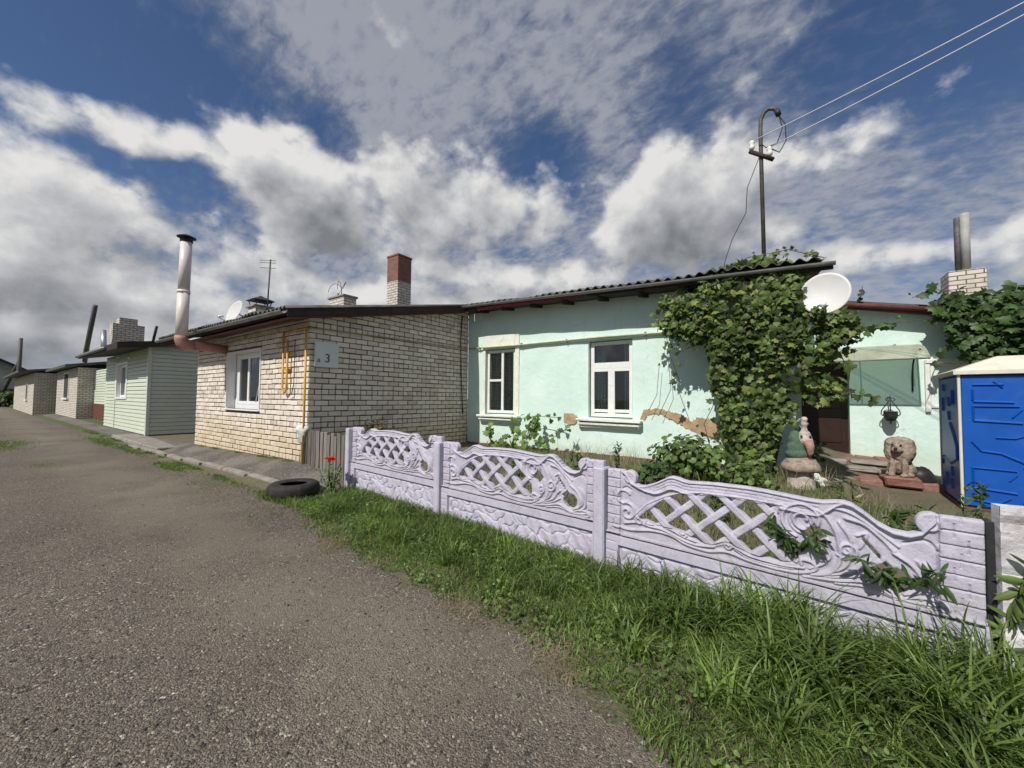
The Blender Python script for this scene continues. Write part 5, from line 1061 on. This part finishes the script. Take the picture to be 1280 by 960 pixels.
mb = MB().lathe((fx_+.05, fy_-.02, .89), [(.05, 0), (.05, .03), (.033, .06), (.034, .10), (.045, .12), (.05, .15), (.035, .17), (.046, .19), (.048, .22), (.026, .245), (.008, .25)], 14, wob=.14); mb.build('topknot', STATUEPALE, gn)
gn.location.z = .165; gn.scale = (.9, .9, .9); gn.rotation_euler = (0, 0, rad(8))
bk = thing('old_bucket', (.55, 7.95, 0), 'dented grey bucket beside the garden figure', 'bucket'); mb = MB(); bx_, by_ = at(1036, 600, Y=7.2).x, 7.2
mb.lathe((bx_, by_, .02), [(.11, 0), (.15, .26), (.158, .27), (.145, .265), (.10, .04)], 20, wob=.02).build('pail', BUCKET, bk)
mb = MB(); mb.ball((bx_-.0, by_+.0, .24), (.12, .11, .06), 8, noise=.3); mb.build('rubbish_fill', mat('black_film', (.015, .015, .017), .3), bk)
o = MB().ball((bx_-.16, 7.20, .28), (.08, .07, .07), 10, noise=.35).ball((bx_-.08, 7.12, .24), (.08, .07, .06), 10, noise=.3).ball((bx_-.18, 7.26, .14), (.08, .09, .12), 8, noise=.2).build('crumpled_bag', CLOTH); tag(o, 'crumpled white plastic bag between the garden figure and bucket', 'bag')
o = MB().ball((1.78, 8.95, .17), (.17, .16, .19), 10, noise=.08).build('dark_sack', mat('dark_sack_film', (.02, .018, .018), .5)); tag(o, 'dark round sack beside the lion, next to the blue cabin', 'sack')
o = MB().tube([(bx_+.16, 7.05, .03), (bx_+.36, 7.12, .13)], .02, 6).build('pale_stick', mat('pale_wood', (.45, .40, .30), .9)); tag(o, 'short pale stick lying by the bucket', 'stick')

# ------------------------------------------------------------------ vines
def vine(name, loc, label, poly, n, size, yf, m, stems, seed=1, extra=()):
    t = thing(name, loc, label, 'vine'); xs = [p[0] for p in poly]; ys = [p[1] for p in poly]; P = []; Nn = []
    lobes = [(random.uniform(min(xs), max(xs)), random.uniform(min(ys), max(ys)), random.uniform(16, 36)) for _ in range(58)]
    while len(P) < n:
        x, y = random.uniform(min(xs), max(xs)), random.uniform(min(ys), max(ys))
        if not in_poly(np.array([x]), np.array([y]), poly)[0]: continue
        near = min(math.hypot(x-a, y-b)/c for a, b, c in lobes)
        if random.random() > (1 if near < .75 else .55 if near < 1.05 else .16): continue
        Yd = yf(x, y)+random.random()**1.6*.5+(.12*min(near, 1.5)); p = at(x, y, Y=Yd); P.append(p); Nn.append((random.gauss(0, .5), -1, random.gauss(.55, .4)))
    for line, k, sp in extra:
        for _ in range(k): i = random.randrange(len(line)-1); t_ = random.random(); a, b = line[i], line[i+1]; p = at(a[0]+(b[0]-a[0])*t_+random.gauss(0, sp), a[1]+(b[1]-a[1])*t_+random.gauss(0, sp), Y=yf(a[0], a[1])+.25); P.append(p); Nn.append((random.gauss(0, .5), -1, .5))
    leaf_cloud('foliage', np.array([tuple(p) for p in P]), np.array(Nn), size, m, t, scale_v=.55)
    mb = MB()
    for s_ in stems: mb.tube(s_[0], s_[1], 7)
    for line, k, sp in extra: mb.tube([at(a, b, Y=yf(a, b)+.25) for a, b in line], .006, 5)
    mb.build('stems', BARK, t); return t
POLY1 = [(822, 378), (840, 372), (868, 368), (884, 338), (925, 326), (968, 324), (1002, 330), (1010, 352), (1000, 385), (1030, 384), (1072, 396), (1068, 418), (1050, 428), (1044, 446), (1018, 462), (1052, 486), (1058, 498), (1030, 506), (1000, 500), (984, 520), (968, 556), (955, 590), (940, 604), (926, 600), (915, 570), (906, 548), (899, 500), (884, 474), (886, 440), (870, 428), (846, 424), (826, 408)]
vine('grape_vine', (-.3, 7.4, .2), 'large leafy vine covering the right end of the mint facade up to the gutter', POLY1, 6000, .088, lambda x, y: 6.75+max(0, (375-y))*.009, LEAF_VINE,
     [([(-.55, 7.5, .1), (-.5, 7.4, .8), (-.6, 7.3, 1.6), (-.45, 7.2, 2.4), (-.5, 7.1, 3.3)], [.05, .045, .04, .03, .02]), ([(-.35, 7.45, .1), (-.3, 7.3, .9), (-.1, 7.2, 1.8), (.1, 7.1, 2.6)], [.04, .035, .03, .02]), ([(-.7, 7.5, .05), (-.85, 7.4, .7), (-.9, 7.35, 1.5), (-1.2, 7.2, 2.8)], .025), ([(-.2, 7.4, .1), (-.05, 7.35, .9), (-.15, 7.3, 1.5)], .02), ([(-1.9, 7.45, 2.1), (-1.95, 7.45, 1.5), (-2.1, 7.45, 1.2)], .005), ([(-1.75, 7.45, 2.3), (-1.7, 7.45, 1.6), (-1.9, 7.45, 1.15)], .005)],
     extra=[([(1000, 365), (1025, 398), (1058, 402), (1078, 408)], 60, 6), ([(1005, 372), (1030, 384), (1040, 372)], 7, 2), ([(880, 350), (850, 360), (825, 385), (822, 415)], 40, 6), ([(1040, 490), (1075, 494), (1095, 497)], 14, 4), ([(900, 340), (935, 322), (985, 312), (1030, 322)], 36, 4), ([(1060, 400), (1075, 420), (1050, 440)], 30, 7), ([(870, 430), (850, 440), (838, 432)], 8, 4), ([(830, 400), (836, 440), (850, 478)], 9, 4), ([(1050, 440), (1062, 470), (1058, 500)], 10, 5), ([(895, 500), (880, 530), (888, 560)], 10, 5), ([(905, 545), (880, 548), (862, 556)], 6, 4), ([(980, 510), (1000, 530), (990, 560)], 12, 5), ([(940, 600), (925, 612), (900, 606)], 16, 6)])
POLY2 = [(1168, 376), (1190, 368), (1225, 370), (1290, 362), (1400, 366), (1400, 480), (1330, 468), (1262, 448), (1232, 462), (1214, 455), (1200, 430), (1188, 405), (1172, 392)]
vine('roof_vine', (3.1, 10.4, 3), 'dark green vine spilling over the annex roof above the blue cabin', POLY2, 2600, .13, lambda x, y: 10.12+max(0, 400-y)*.004-max(0, x-1230)*.004, LEAF_DARK, [([(3.9, 10.6, .0), (3.8, 10.5, 1.2), (3.5, 10.4, 2.3), (3.0, 10.4, 3.1)], .04)],
     extra=[([(1085, 408), (1130, 402), (1165, 398), (1185, 392)], 16, 3), ([(1165, 470), (1178, 440), (1190, 418)], 10, 3), ([(1075, 375), (1078, 358)], 4, 2), ([(1230, 372), (1260, 358), (1280, 356)], 12, 3), ([(1140, 372), (1170, 362), (1200, 366)], 18, 4)])

def sill_plant(x, y, z, h, n, m, label, pm):
    t = thing('potted_flower', (x, y, z), label, 'potted plant'); MB().lathe((x, y, z), [(.05, 0), (.07, .10), (.075, .11), (.06, .10)], 14).build('pot', pm, t)
    q = RNG.normal(0, 1, (n, 3))*[.07, .05, h*.3]+[x, y, z+.12+h*.5]; leaf_cloud('blossom', q, np.tile([0, -1, .5], (n, 1)), .05, m, t, 'round'); MB().tube([(x, y, z+.1), (x, y, z+.1+h*.6)], .008, 5).build('stem', LEAF_DARK, t)
PETAL = mat('white_petal', (.72, .72, .66), .7, .08, 9)
sill_plant(-3.12, MYF+.26, 1.04, .26, 70, PETAL, 'white flowering pot plant behind the left pane of the right window', STEPRED)
sill_plant(-5.98, MYF+.24, 1.04, .36, 46, LACE, 'pale spotted pot plant behind the left pane of the left window', STEPRED)
sill_plant(-5.50, MYF+.24, 1.04, .42, 60, LEAF_BUSH, 'leafy pot plant behind the right pane of the left window', WHITE)
# ------------------------------------------------------------------ yard plants
def shrub(name, c, r, n, size, m, label, cat='shrub', kind='round', group=None, stems=6):
    t = thing(name, c, label, cat, group); c = np.array(c); g = RNG.normal(0, 1, (n, 3)); g /= np.linalg.norm(g, axis=1, keepdims=True); rr = RNG.uniform(.25, 1, n)**.6
    lob = 1+.28*np.sin(g[:, 0]*5+c[0])*np.sin(g[:, 2]*6+1)+.15*RNG.normal(0, 1, n); P = c+np.array([0, 0, r[2]])+g*(rr*lob)[:, None]*np.array(r)
    P[:, 2] = np.maximum(P[:, 2], c[2]+.03); leaf_cloud('leaves', P, g+np.array([0, -.3, .7]), size, m, t, kind); mb = MB()
    for k in range(stems): q = P[RNG.integers(n)]; mb.tube([tuple(c+RNG.normal(0, .04, 3)*[1, 1, 0]), tuple((c+q)/2+RNG.normal(0, .03, 3)), tuple(q)], [.012, .009, .004], 5)
    mb.build('stems', BARK, t); return t
def gpt(px, py, Y): p = at(px, py, Y=Y); return (p.x, p.y, float(ground_z(p.x, p.y)))
for i_, c_ in enumerate(shrub_later): shrub('far_bush', c_, (1.6, 1.5, .9), 500, .45, LEAF_DARK, ('dark bush before the far board fence, nearer the road', 'dark bush before the far board fence, nearer the houses')[i_])
shrub('garden_bush', gpt(862, 590, 6.4), (.55, .42, .34), 950, .085, LEAF_BUSH, 'bright green rounded bush below the bare wall patch, left of the vine')
shrub('low_bush', gpt(820, 596, 5.6), (.34, .3, .20), 380, .07, LEAF_DARK, 'low dark bush just behind the third fence panel, left of the bright bush')
shrub('rose_bush', gpt(470, 560, 4.6), (.38, .30, .40), 520, .06, LEAF_RED, 'reddish bush showing over the first fence panel, before the brick side wall', kind='round')
shrub('corner_plant', gpt(930, 610, 6.2), (.35, .3, .20), 300, .07, LEAF_BUSH, 'low leafy plant at the foot of the big vine')
shrub('step_weed', gpt(1012, 600, 7.9), (.18, .16, .28), 160, .07, LEAF_DARK, 'small green shrub behind the garden figure, by the doorway')
def climber(px0, pts, n, label, size=.13, Y=7.2):
    b = gpt(*px0, Y); t = thing('young_vine', b, label, 'plant'); P = []; mb = MB()
    for line in pts:
        W = [at(a, c, Y=Y+.15*random.random()) for a, c in line]; mb.tube([tuple(w) for w in W], .007, 5)
        for _ in range(n): i = random.randrange(len(W)-1); p = W[i].lerp(W[i+1], random.random()); P.append(tuple(p+Vector((random.gauss(0, .05), random.gauss(-.04, .05), random.gauss(0, .05)))))
    P = np.array(P); leaf_cloud('leaves', P, np.tile([0, -1, .4], (len(P), 1)), size, LEAF_BUSH, t); mb.build('stems', BARK, t)
climber((620, 565), [[(612, 562), (614, 545), (612, 530)], [(640, 562), (642, 540), (640, 522)], [(655, 560), (660, 540), (672, 524)], [(628, 562), (630, 548)]], 22, 'young grape plant with big leaves below the left window')
climber((690, 560), [[(668, 560), (690, 548), (705, 538), (716, 530)], [(645, 524), (672, 520), (700, 522)], [(668, 548), (672, 532)]], 13, 'thin creeper climbing sideways across the mint wall between the windows', .10)
def tall_weed(px, py, Y, h, n, label, size=.10, m=LEAF_DARK, lean=(0, 0), kind='narrow', group='weeds behind the fence'):
    b = Vector(gpt(px, py, Y)); t = thing('tall_weed', b, label, 'weed', group); P = []; N = []; mb = MB()
    for s in range(3):
        L = [b+Vector((random.gauss(0, .05), random.gauss(0, .05), 0))]
        for k in range(5): L.append(L[-1]+Vector((random.gauss(lean[0]/5, .02), random.gauss(lean[1]/5, .02), h/5*random.uniform(.8, 1.1))))
        mb.tube([tuple(q) for q in L], [.007, .006, .005, .004, .003, .002], 5)
        for _ in range(n): i = random.randrange(5); p = L[i].lerp(L[i+1], random.random()); P.append(tuple(p)); N.append((random.gauss(0, 1), random.gauss(-.5, .6), .7))
    leaf_cloud('leaves', np.array(P), np.array(N), size, m, t, kind, droop=.1); mb.build('stem', mat('green_stem', (.07, .10, .03), .7), t)
WEEDS = [(995, 690, 3.35, .52, 26, 'weed growing through the right lattice openings of the third panel', .085, (0, -.12)), (1120, 745, 3.25, .55, 26, 'weed drooping out of the lowest hole of the third panel', .09, (.05, -.2)), (1247, 800, 2.98, .72, 40, 'leafy weed in the gap beside the worn slab', .085, (.18, -.08)),
         (1105, 655, 4.6, .5, 26, 'dry weed standing behind the right scroll of the fence', .09, (0, 0)), (1060, 650, 5.2, .55, 22, 'thin brown weed before the porch steps', .08, (0, 0)), (1150, 665, 5.0, .42, 30, 'weed at the foot of the blue cabin', .09, (0, 0)), (1215, 650, 6.6, .55, 22, 'tall grassy weed before the blue cabin corner', .10, (0, 0)), (1255, 640, 5.9, .4, 28, 'weed behind the worn slab under the blue cabin wall', .10, (0, 0)),
         (640, 600, 5.2, .5, 26, 'weed seen over the second fence panel', .09, (0, 0)), (720, 605, 5.6, .45, 26, 'weed in the bed below the wall between the windows', .09, (0, 0)), (770, 610, 6.0, .55, 24, 'thin weed before the right window sill', .08, (0, 0)), (900, 625, 4.8, .35, 30, 'low weed behind the arch of the third panel', .09, (0, 0)), (960, 640, 4.4, .35, 30, 'weed below the garden figure', .09, (0, 0)), (500, 590, 4.2, .35, 28, 'weed behind the first fence panel', .08, (0, 0)), (590, 590, 4.6, .35, 28, 'weed behind the join of first and second panels', .08, (0, 0))]
def weed_through(px, py, label, n=18, h=.24, lean=.12, Y=3.07):
    b = at(px, py, Y=Y); t = thing('tall_weed', b, label, 'weed', 'weeds behind the fence'); P = []; N = []; mb = MB()
    for s_ in range(4):
        L = [Vector((b.x, b.y+.05, b.z-.05)), b.copy()]
        for k in range(4): L.append(L[-1]+Vector((random.gauss(.01, .022)+.022*(s_-1.5), -lean/4*(1.4-k*.3), h/4*(1-.22*k*(s_ % 2)-.15*k))))
        mb.tube([tuple(q) for q in L], [.005, .005, .004, .003, .003, .002], 5)
        for _ in range(n): i = random.randrange(1, 5); p = L[i].lerp(L[i+1], random.random()); P.append(tuple(p)); N.append((random.gauss(0, .8), random.gauss(-.6, .5), .6))
    leaf_cloud('leaves', np.array(P), np.array(N), .075, LEAF_DARK, t, 'narrow', droop=.3); mb.build('stem', MATS['green_stem'], t)
MATS.get('green_stem') or mat('green_stem', (.07, .10, .03), .7)
weed_through(992, 690, 'weed poking through the right lattice opening of the third fence panel', 20, .26)
weed_through(1112, 728, 'weed drooping out of the lowest hole of the third fence panel', 20, .2, .14, 3.02)
for a in WEEDS[2:]: tall_weed(a[0], a[1], a[2], a[3], a[4], a[5], a[6], LEAF_BUSH if a[2] < 4 else LEAF_DARK, a[7])
# poppies before the wicket
pv = gpt(415, 604, 3.05); pf = thing('poppy_plant', pv, 'leafy poppy plant with red flowers before the grey wicket', 'flower'); b = Vector(pv); mb = MB(); pm = MB(); P = []
for k in range(9):
    e = b+Vector((random.gauss(0, .10), random.gauss(0, .08), random.uniform(.30, .50))); mb.tube([tuple(b+Vector((random.gauss(0, .05), 0, 0))), tuple((b+e)/2+Vector((0, -.02, .03))), tuple(e)], .005, 5)
    for _ in range(16): q = b.lerp(e, random.random()*.9); P.append(tuple(q+Vector((random.gauss(0, .04), random.gauss(0, .04), 0))))
for dx, dz in ((-.06, .50), (.0, .52), (.06, .50)):
    c = b+Vector((dx, -.03, dz)); mb.tube([tuple(b), tuple(c)], .005, 5)
    for q in range(5):
        a = 2*pi*q/5; d = Vector((cos(a), sin(a), 0)); s = Vector((-sin(a), cos(a), 0)); pm.add([c, c+d*.03+s*.03+Vector((0, 0, .012)), c+d*.062+s*.022+Vector((0, 0, .03)), c+d*.065-s*.022+Vector((0, 0, .026)), c+d*.03-s*.03+Vector((0, 0, .012))], [(0, 1, 2, 3, 4)], smooth=True)
leaf_cloud('leaves', np.array(P), np.tile([0, -.4, 1.], (len(P), 1)), .07, LEAF_BUSH, pf, 'narrow'); mb.build('stems', MATS['green_stem'], pf); pm.build('petals', POPPY, pf)

# ------------------------------------------------------------------ grass, straw and loose stones
def blades(name, B, h, w, lean, m, bend=.5, seg=4, rnd=None):
    """curved ribbons rising from B (n,3)"""
    n = len(B); a = RNG.uniform(0, 2*pi, n); ld = np.stack([np.cos(a), np.sin(a), np.zeros(n)], -1)*lean[:, None]
    fa = RNG.uniform(0, pi, n); sd = np.stack([np.cos(fa), np.sin(fa), np.zeros(n)], -1); L = []
    for i in range(seg+1):
        t_ = i/seg; c = B+ld*h[:, None]*(t_**1.8)+np.stack([np.zeros(n), np.zeros(n), h*(t_-bend*lean*t_**2.4)], -1); ww = (w*(1-t_**1.6)*.5+.0004)[:, None]
        L += [c-sd*ww, c+sd*ww]
    V = np.stack(L, 1); k = 2*(seg+1); q = np.array([(2*i, 2*i+1, 2*i+3, 2*i+2) for i in range(seg)]); Fq = (np.arange(n)[:, None, None]*k+q[None]).reshape(-1, 4)
    r = RNG.uniform(0, 1, n) if rnd is None else rnd
    return npmesh(name, V.reshape(-1, 3), Fq, m, None, np.repeat(r, seg), smooth=True)
def tufts(name, spots, m):
    """clumps of long broad blades that rise and arch over"""
    Vs = []; Rr = []; seg = 7; k = 2*(seg+1)
    for cx, cy, n, L0, L1, w0, w1 in spots:
        az = RNG.uniform(0, 2*pi, n); th0 = RNG.uniform(rad(52), rad(88), n); L = RNG.uniform(L0, L1, n); kap = RNG.uniform(.7, 2.5, n); w = RNG.uniform(w0, w1, n); tw = RNG.normal(0, .5, n)
        b = np.stack([cx+RNG.normal(0, .035, n), cy+RNG.normal(0, .03, n), np.zeros(n)], -1); d = np.stack([np.cos(az), np.sin(az), np.zeros(n)], -1); sd = np.stack([-np.sin(az+tw), np.cos(az+tw), np.zeros(n)], -1); p = b.copy(); rows = []
        for i in range(seg+1):
            t_ = i/seg; ww = (w*np.minimum(1, .55+t_*2)*(1-t_**2.6)*.5+.0004)[:, None]; cz = np.array([0, 0, 1.])*(.15*ww); rows += [p-sd*ww+cz, p+sd*ww+cz]
            th = th0-kap*(t_**1.35); p = p+(d*np.cos(th)[:, None]+np.array([0, 0, 1.])*np.sin(th)[:, None])*(L/seg)[:, None]
        V = np.stack(rows, 1); V[..., 2] = np.maximum(V[..., 2], .004); V[..., 1] = np.minimum(V[..., 1], (P0.y+(V[..., 0]-P0.x)*math.tan(FA))-.035); Vs.append(V.reshape(-1, 3)); Rr.append(np.clip(RNG.uniform(0, 1)*.35+RNG.uniform(0, .65, n), 0, 1))
    V = np.concatenate(Vs); n = len(V)//k; q = np.array([(2*i, 2*i+1, 2*i+3, 2*i+2) for i in range(seg)]); Fq = (np.arange(n)[:, None, None]*k+q[None]).reshape(-1, 4)
    return tag(npmesh(name, V, Fq, m, None, np.repeat(np.concatenate(Rr), seg), smooth=True), kind='stuff')
def fence_y(x): return P0.y+(x-P0.x)*math.tan(FA)
def grass_points(n, x0, x1, back=0.0):
    x = RNG.uniform(x0, x1, n); f = RNG.uniform(0, 1, n)**.9; lo = verge(x)+.04*np.sin(x*7)+.03*np.sin(x*17); hi = fence_y(x)-.03; y = lo+(hi-lo)*f
    return x, y, f
parts = []
spots = []
for k in range(95):
    cx = RNG.uniform(-1.0, 2.4); f = RNG.uniform(0, 1)**.6; lo = verge(cx)+.35; hi = fence_y(cx)-.10; big = np.interp(cx, [-1, -.5, 0, 2.4], [.24, .34, .44, .50])*(.6+.4*f); spots.append((cx, lo+(hi-lo)*f, int(RNG.uniform(35, 75)), big*.55, big*1.2, .006, .015))
for k in range(60):
    cx = RNG.uniform(-4.9, -1.0); f = RNG.uniform(.2, 1); spots.append((cx, verge(cx)+.1+(fence_y(cx)-verge(cx)-.2)*f, int(RNG.uniform(20, 45)), .10, .26, .004, .009))
tufts('long_grass', spots, GRASS)
x, y, f = grass_points(80000, -5.25, 2.6); cl = .5+.5*np.sin(x*5.3+2*np.sin(y*4))*np.sin(y*7+x*2)
h = (.055+.10*f)*(.6+.8*cl)*RNG.uniform(.6, 1.3, len(x)); h *= np.interp(x, [-5, -.9, 0, 2.6], [.85, .75, 1.1, 1.2])
parts.append((x, y, h, RNG.uniform(.004, .009, len(x)), RNG.uniform(.3, 1.0, len(x))))
x = RNG.uniform(-5.3, -1.1, 5000); f = 1-RNG.uniform(0, 1, 5000)**2*.5; y = verge(x)+(fence_y(x)-.03-verge(x))*f; parts.append((x, y, RNG.uniform(.07, .19, 5000), RNG.uniform(.004, .008, 5000), RNG.uniform(.3, .9, 5000)))
for cx, cy, rx, ry, n, hh in (*[(random.uniform(-15, -7), 2.58, .25, .05, 160, .05) for _ in range(16)], *[(random.uniform(-12.4, -7), 3.36, .22, .04, 110, .06) for _ in range(9)], *[(random.uniform(-24, -16), 2.7, .4, .1, 260, .06) for _ in range(10)], *[(random.uniform(-9, -4.6), random.uniform(1.9, 2.35), .15, .08, 70, .035) for _ in range(14)], (-9.9, 2.35, .75, .16, 2600, .05), (-11.9, .9, .8, .2, 1200, .03), (-17.3, .35, 1.6, .7, 4000, .07), (-5.6, 2.5, .7, .14, 1600, .10), (-7.6, 2.52, .9, .1, 900, .05), (-3.9, 2.35, .5, .2, 1500, .06), (-13.5, 2.4, 1.6, .12, 1500, .05), (-16.5, 2.35, 2.0, .2, 2500, .06)):
    x = cx+RNG.normal(0, rx*.5, n); y = cy+RNG.normal(0, ry*.5, n); parts.append((x, y, hh*RNG.uniform(.5, 1.4, n), RNG.uniform(.004, .009, n)*(1.6 if cx < -9 else 1), RNG.uniform(.3, .9, n)))
n = 16000; x = RNG.uniform(-5.2, 1.9, n); y = fence_y(x)+.12+RNG.uniform(0, 1, n)**1.3*4.0; k_ = (y < 7.45) & ((x < .6) | (y < 8)); k_ &= (np.sin(x*3+y*2)+np.sin(y*4-x) > -.5); x, y = x[k_], y[k_]; parts.append((x, y, RNG.uniform(.05, .22, len(x)), RNG.uniform(.005, .011, len(x)), RNG.uniform(.2, .9, len(x))))
X = np.concatenate([p[0] for p in parts]); Y = np.concatenate([p[1] for p in parts]); Hh = np.concatenate([p[2] for p in parts]); Ww = np.concatenate([p[3] for p in parts]); Ll = np.concatenate([p[4] for p in parts])
B = np.stack([X, Y, ground_z(X, Y)-.01], -1); tag(blades('grass', B, Hh, Ww, Ll, GRASS, .55), kind='stuff')
n = 5200; q_ = RNG.uniform(-5.2, 1.6, 30000); q_ = q_[np.sin(q_*3.3)+np.sin(q_*7.1+2)+RNG.normal(0, .3, 30000) > .7][:4200]; q_ = np.concatenate([q_, RNG.uniform(-5.2, 1.6, 4200-len(q_))]); x = np.concatenate([q_, RNG.normal(-4.0, .35, 1000)]); y = verge(x)+RNG.normal(.02, .09, n); y[4200:] = 2.32+RNG.normal(0, .10, 1000)
tag(blades('dry_grass', np.stack([x, y, np.full(n, .004)], -1), RNG.uniform(.02, .07, n), RNG.uniform(.0015, .0035, n), RNG.uniform(.9, 1.9, n), STRAW, .5), kind='stuff')
n = 4200; x = RNG.uniform(-5.2, 1.7, n); y = fence_y(x)+.2+RNG.uniform(0, 1, n)*4.0; k_ = (y < 7.5) & (np.sin(x*2.1+y)+np.sin(y*3-x*1.7) > .1); x, y = x[k_], y[k_]; n = len(x)
tag(blades('dry_stems', np.stack([x, y, ground_z(x, y)], -1), RNG.uniform(.15, .5, n), RNG.uniform(.003, .006, n), RNG.uniform(.2, .8, n), STRAW, .4), kind='stuff')
n = 6500; x = RNG.uniform(-5.2, 1.8, n); f = RNG.uniform(0, 1, n); y = verge(x)+(fence_y(x)-verge(x))*f; msk = np.sin(x*4.1+1)*np.sin(y*9+x*3) > .1; x, y = x[msk], y[msk]
wl = leaf_cloud('ground_weeds', np.stack([x, y, RNG.uniform(.02, .11, len(x))], -1), np.tile([0, -.35, 1.], (len(x), 1)), .022, LEAF_BUSH, None, 'round'); tag(wl, kind='stuff')
def stones(n):
    V = np.array([(1, 0, 0), (-1, 0, 0), (0, 1, 0), (0, -1, 0), (0, 0, .8), (.6, .6, .35), (-.6, .6, .35), (-.6, -.6, .35), (.6, -.6, .35)]); T = np.array([(0, 5, 8), (2, 6, 5), (1, 7, 6), (3, 8, 7), (4, 8, 5), (4, 5, 6), (4, 6, 7), (4, 7, 8), (0, 2, 5), (2, 1, 6), (1, 3, 7), (3, 0, 8)])
    r = RNG.uniform(0, 1, n)**1.6*6.5+1.0; th = RNG.uniform(rad(92), rad(184), n); x = r*np.cos(th)*1.0; y = r*np.sin(th)+.2; x = x+.3
    k_ = (y < verge(x)+.06) & (y > -1.5); x, y = x[k_], y[k_]; n = len(x); s = RNG.uniform(.0022, .0062, n)*(1+.9*(RNG.uniform(0, 1, n) > .95)); a = RNG.uniform(0, 2*pi, n)
    P = V[None]*s[:, None, None]*RNG.uniform(.6, 1.3, (n, 1, 3)); P = P+RNG.normal(0, .12, P.shape)*s[:, None, None]
    R_ = np.stack([P[..., 0]*np.cos(a)[:, None]-P[..., 1]*np.sin(a)[:, None], P[..., 0]*np.sin(a)[:, None]+P[..., 1]*np.cos(a)[:, None], P[..., 2]], -1)+np.stack([x, y, np.full(n, .0065)], -1)[:, None]
    tag(npmesh('gravel', R_.reshape(-1, 3), (np.arange(n)[:, None, None]*9+T[None]).reshape(-1, 3), STONE, None, np.repeat(RNG.uniform(0, 1, n)**2, len(T))), kind='stuff')
stones(26000)
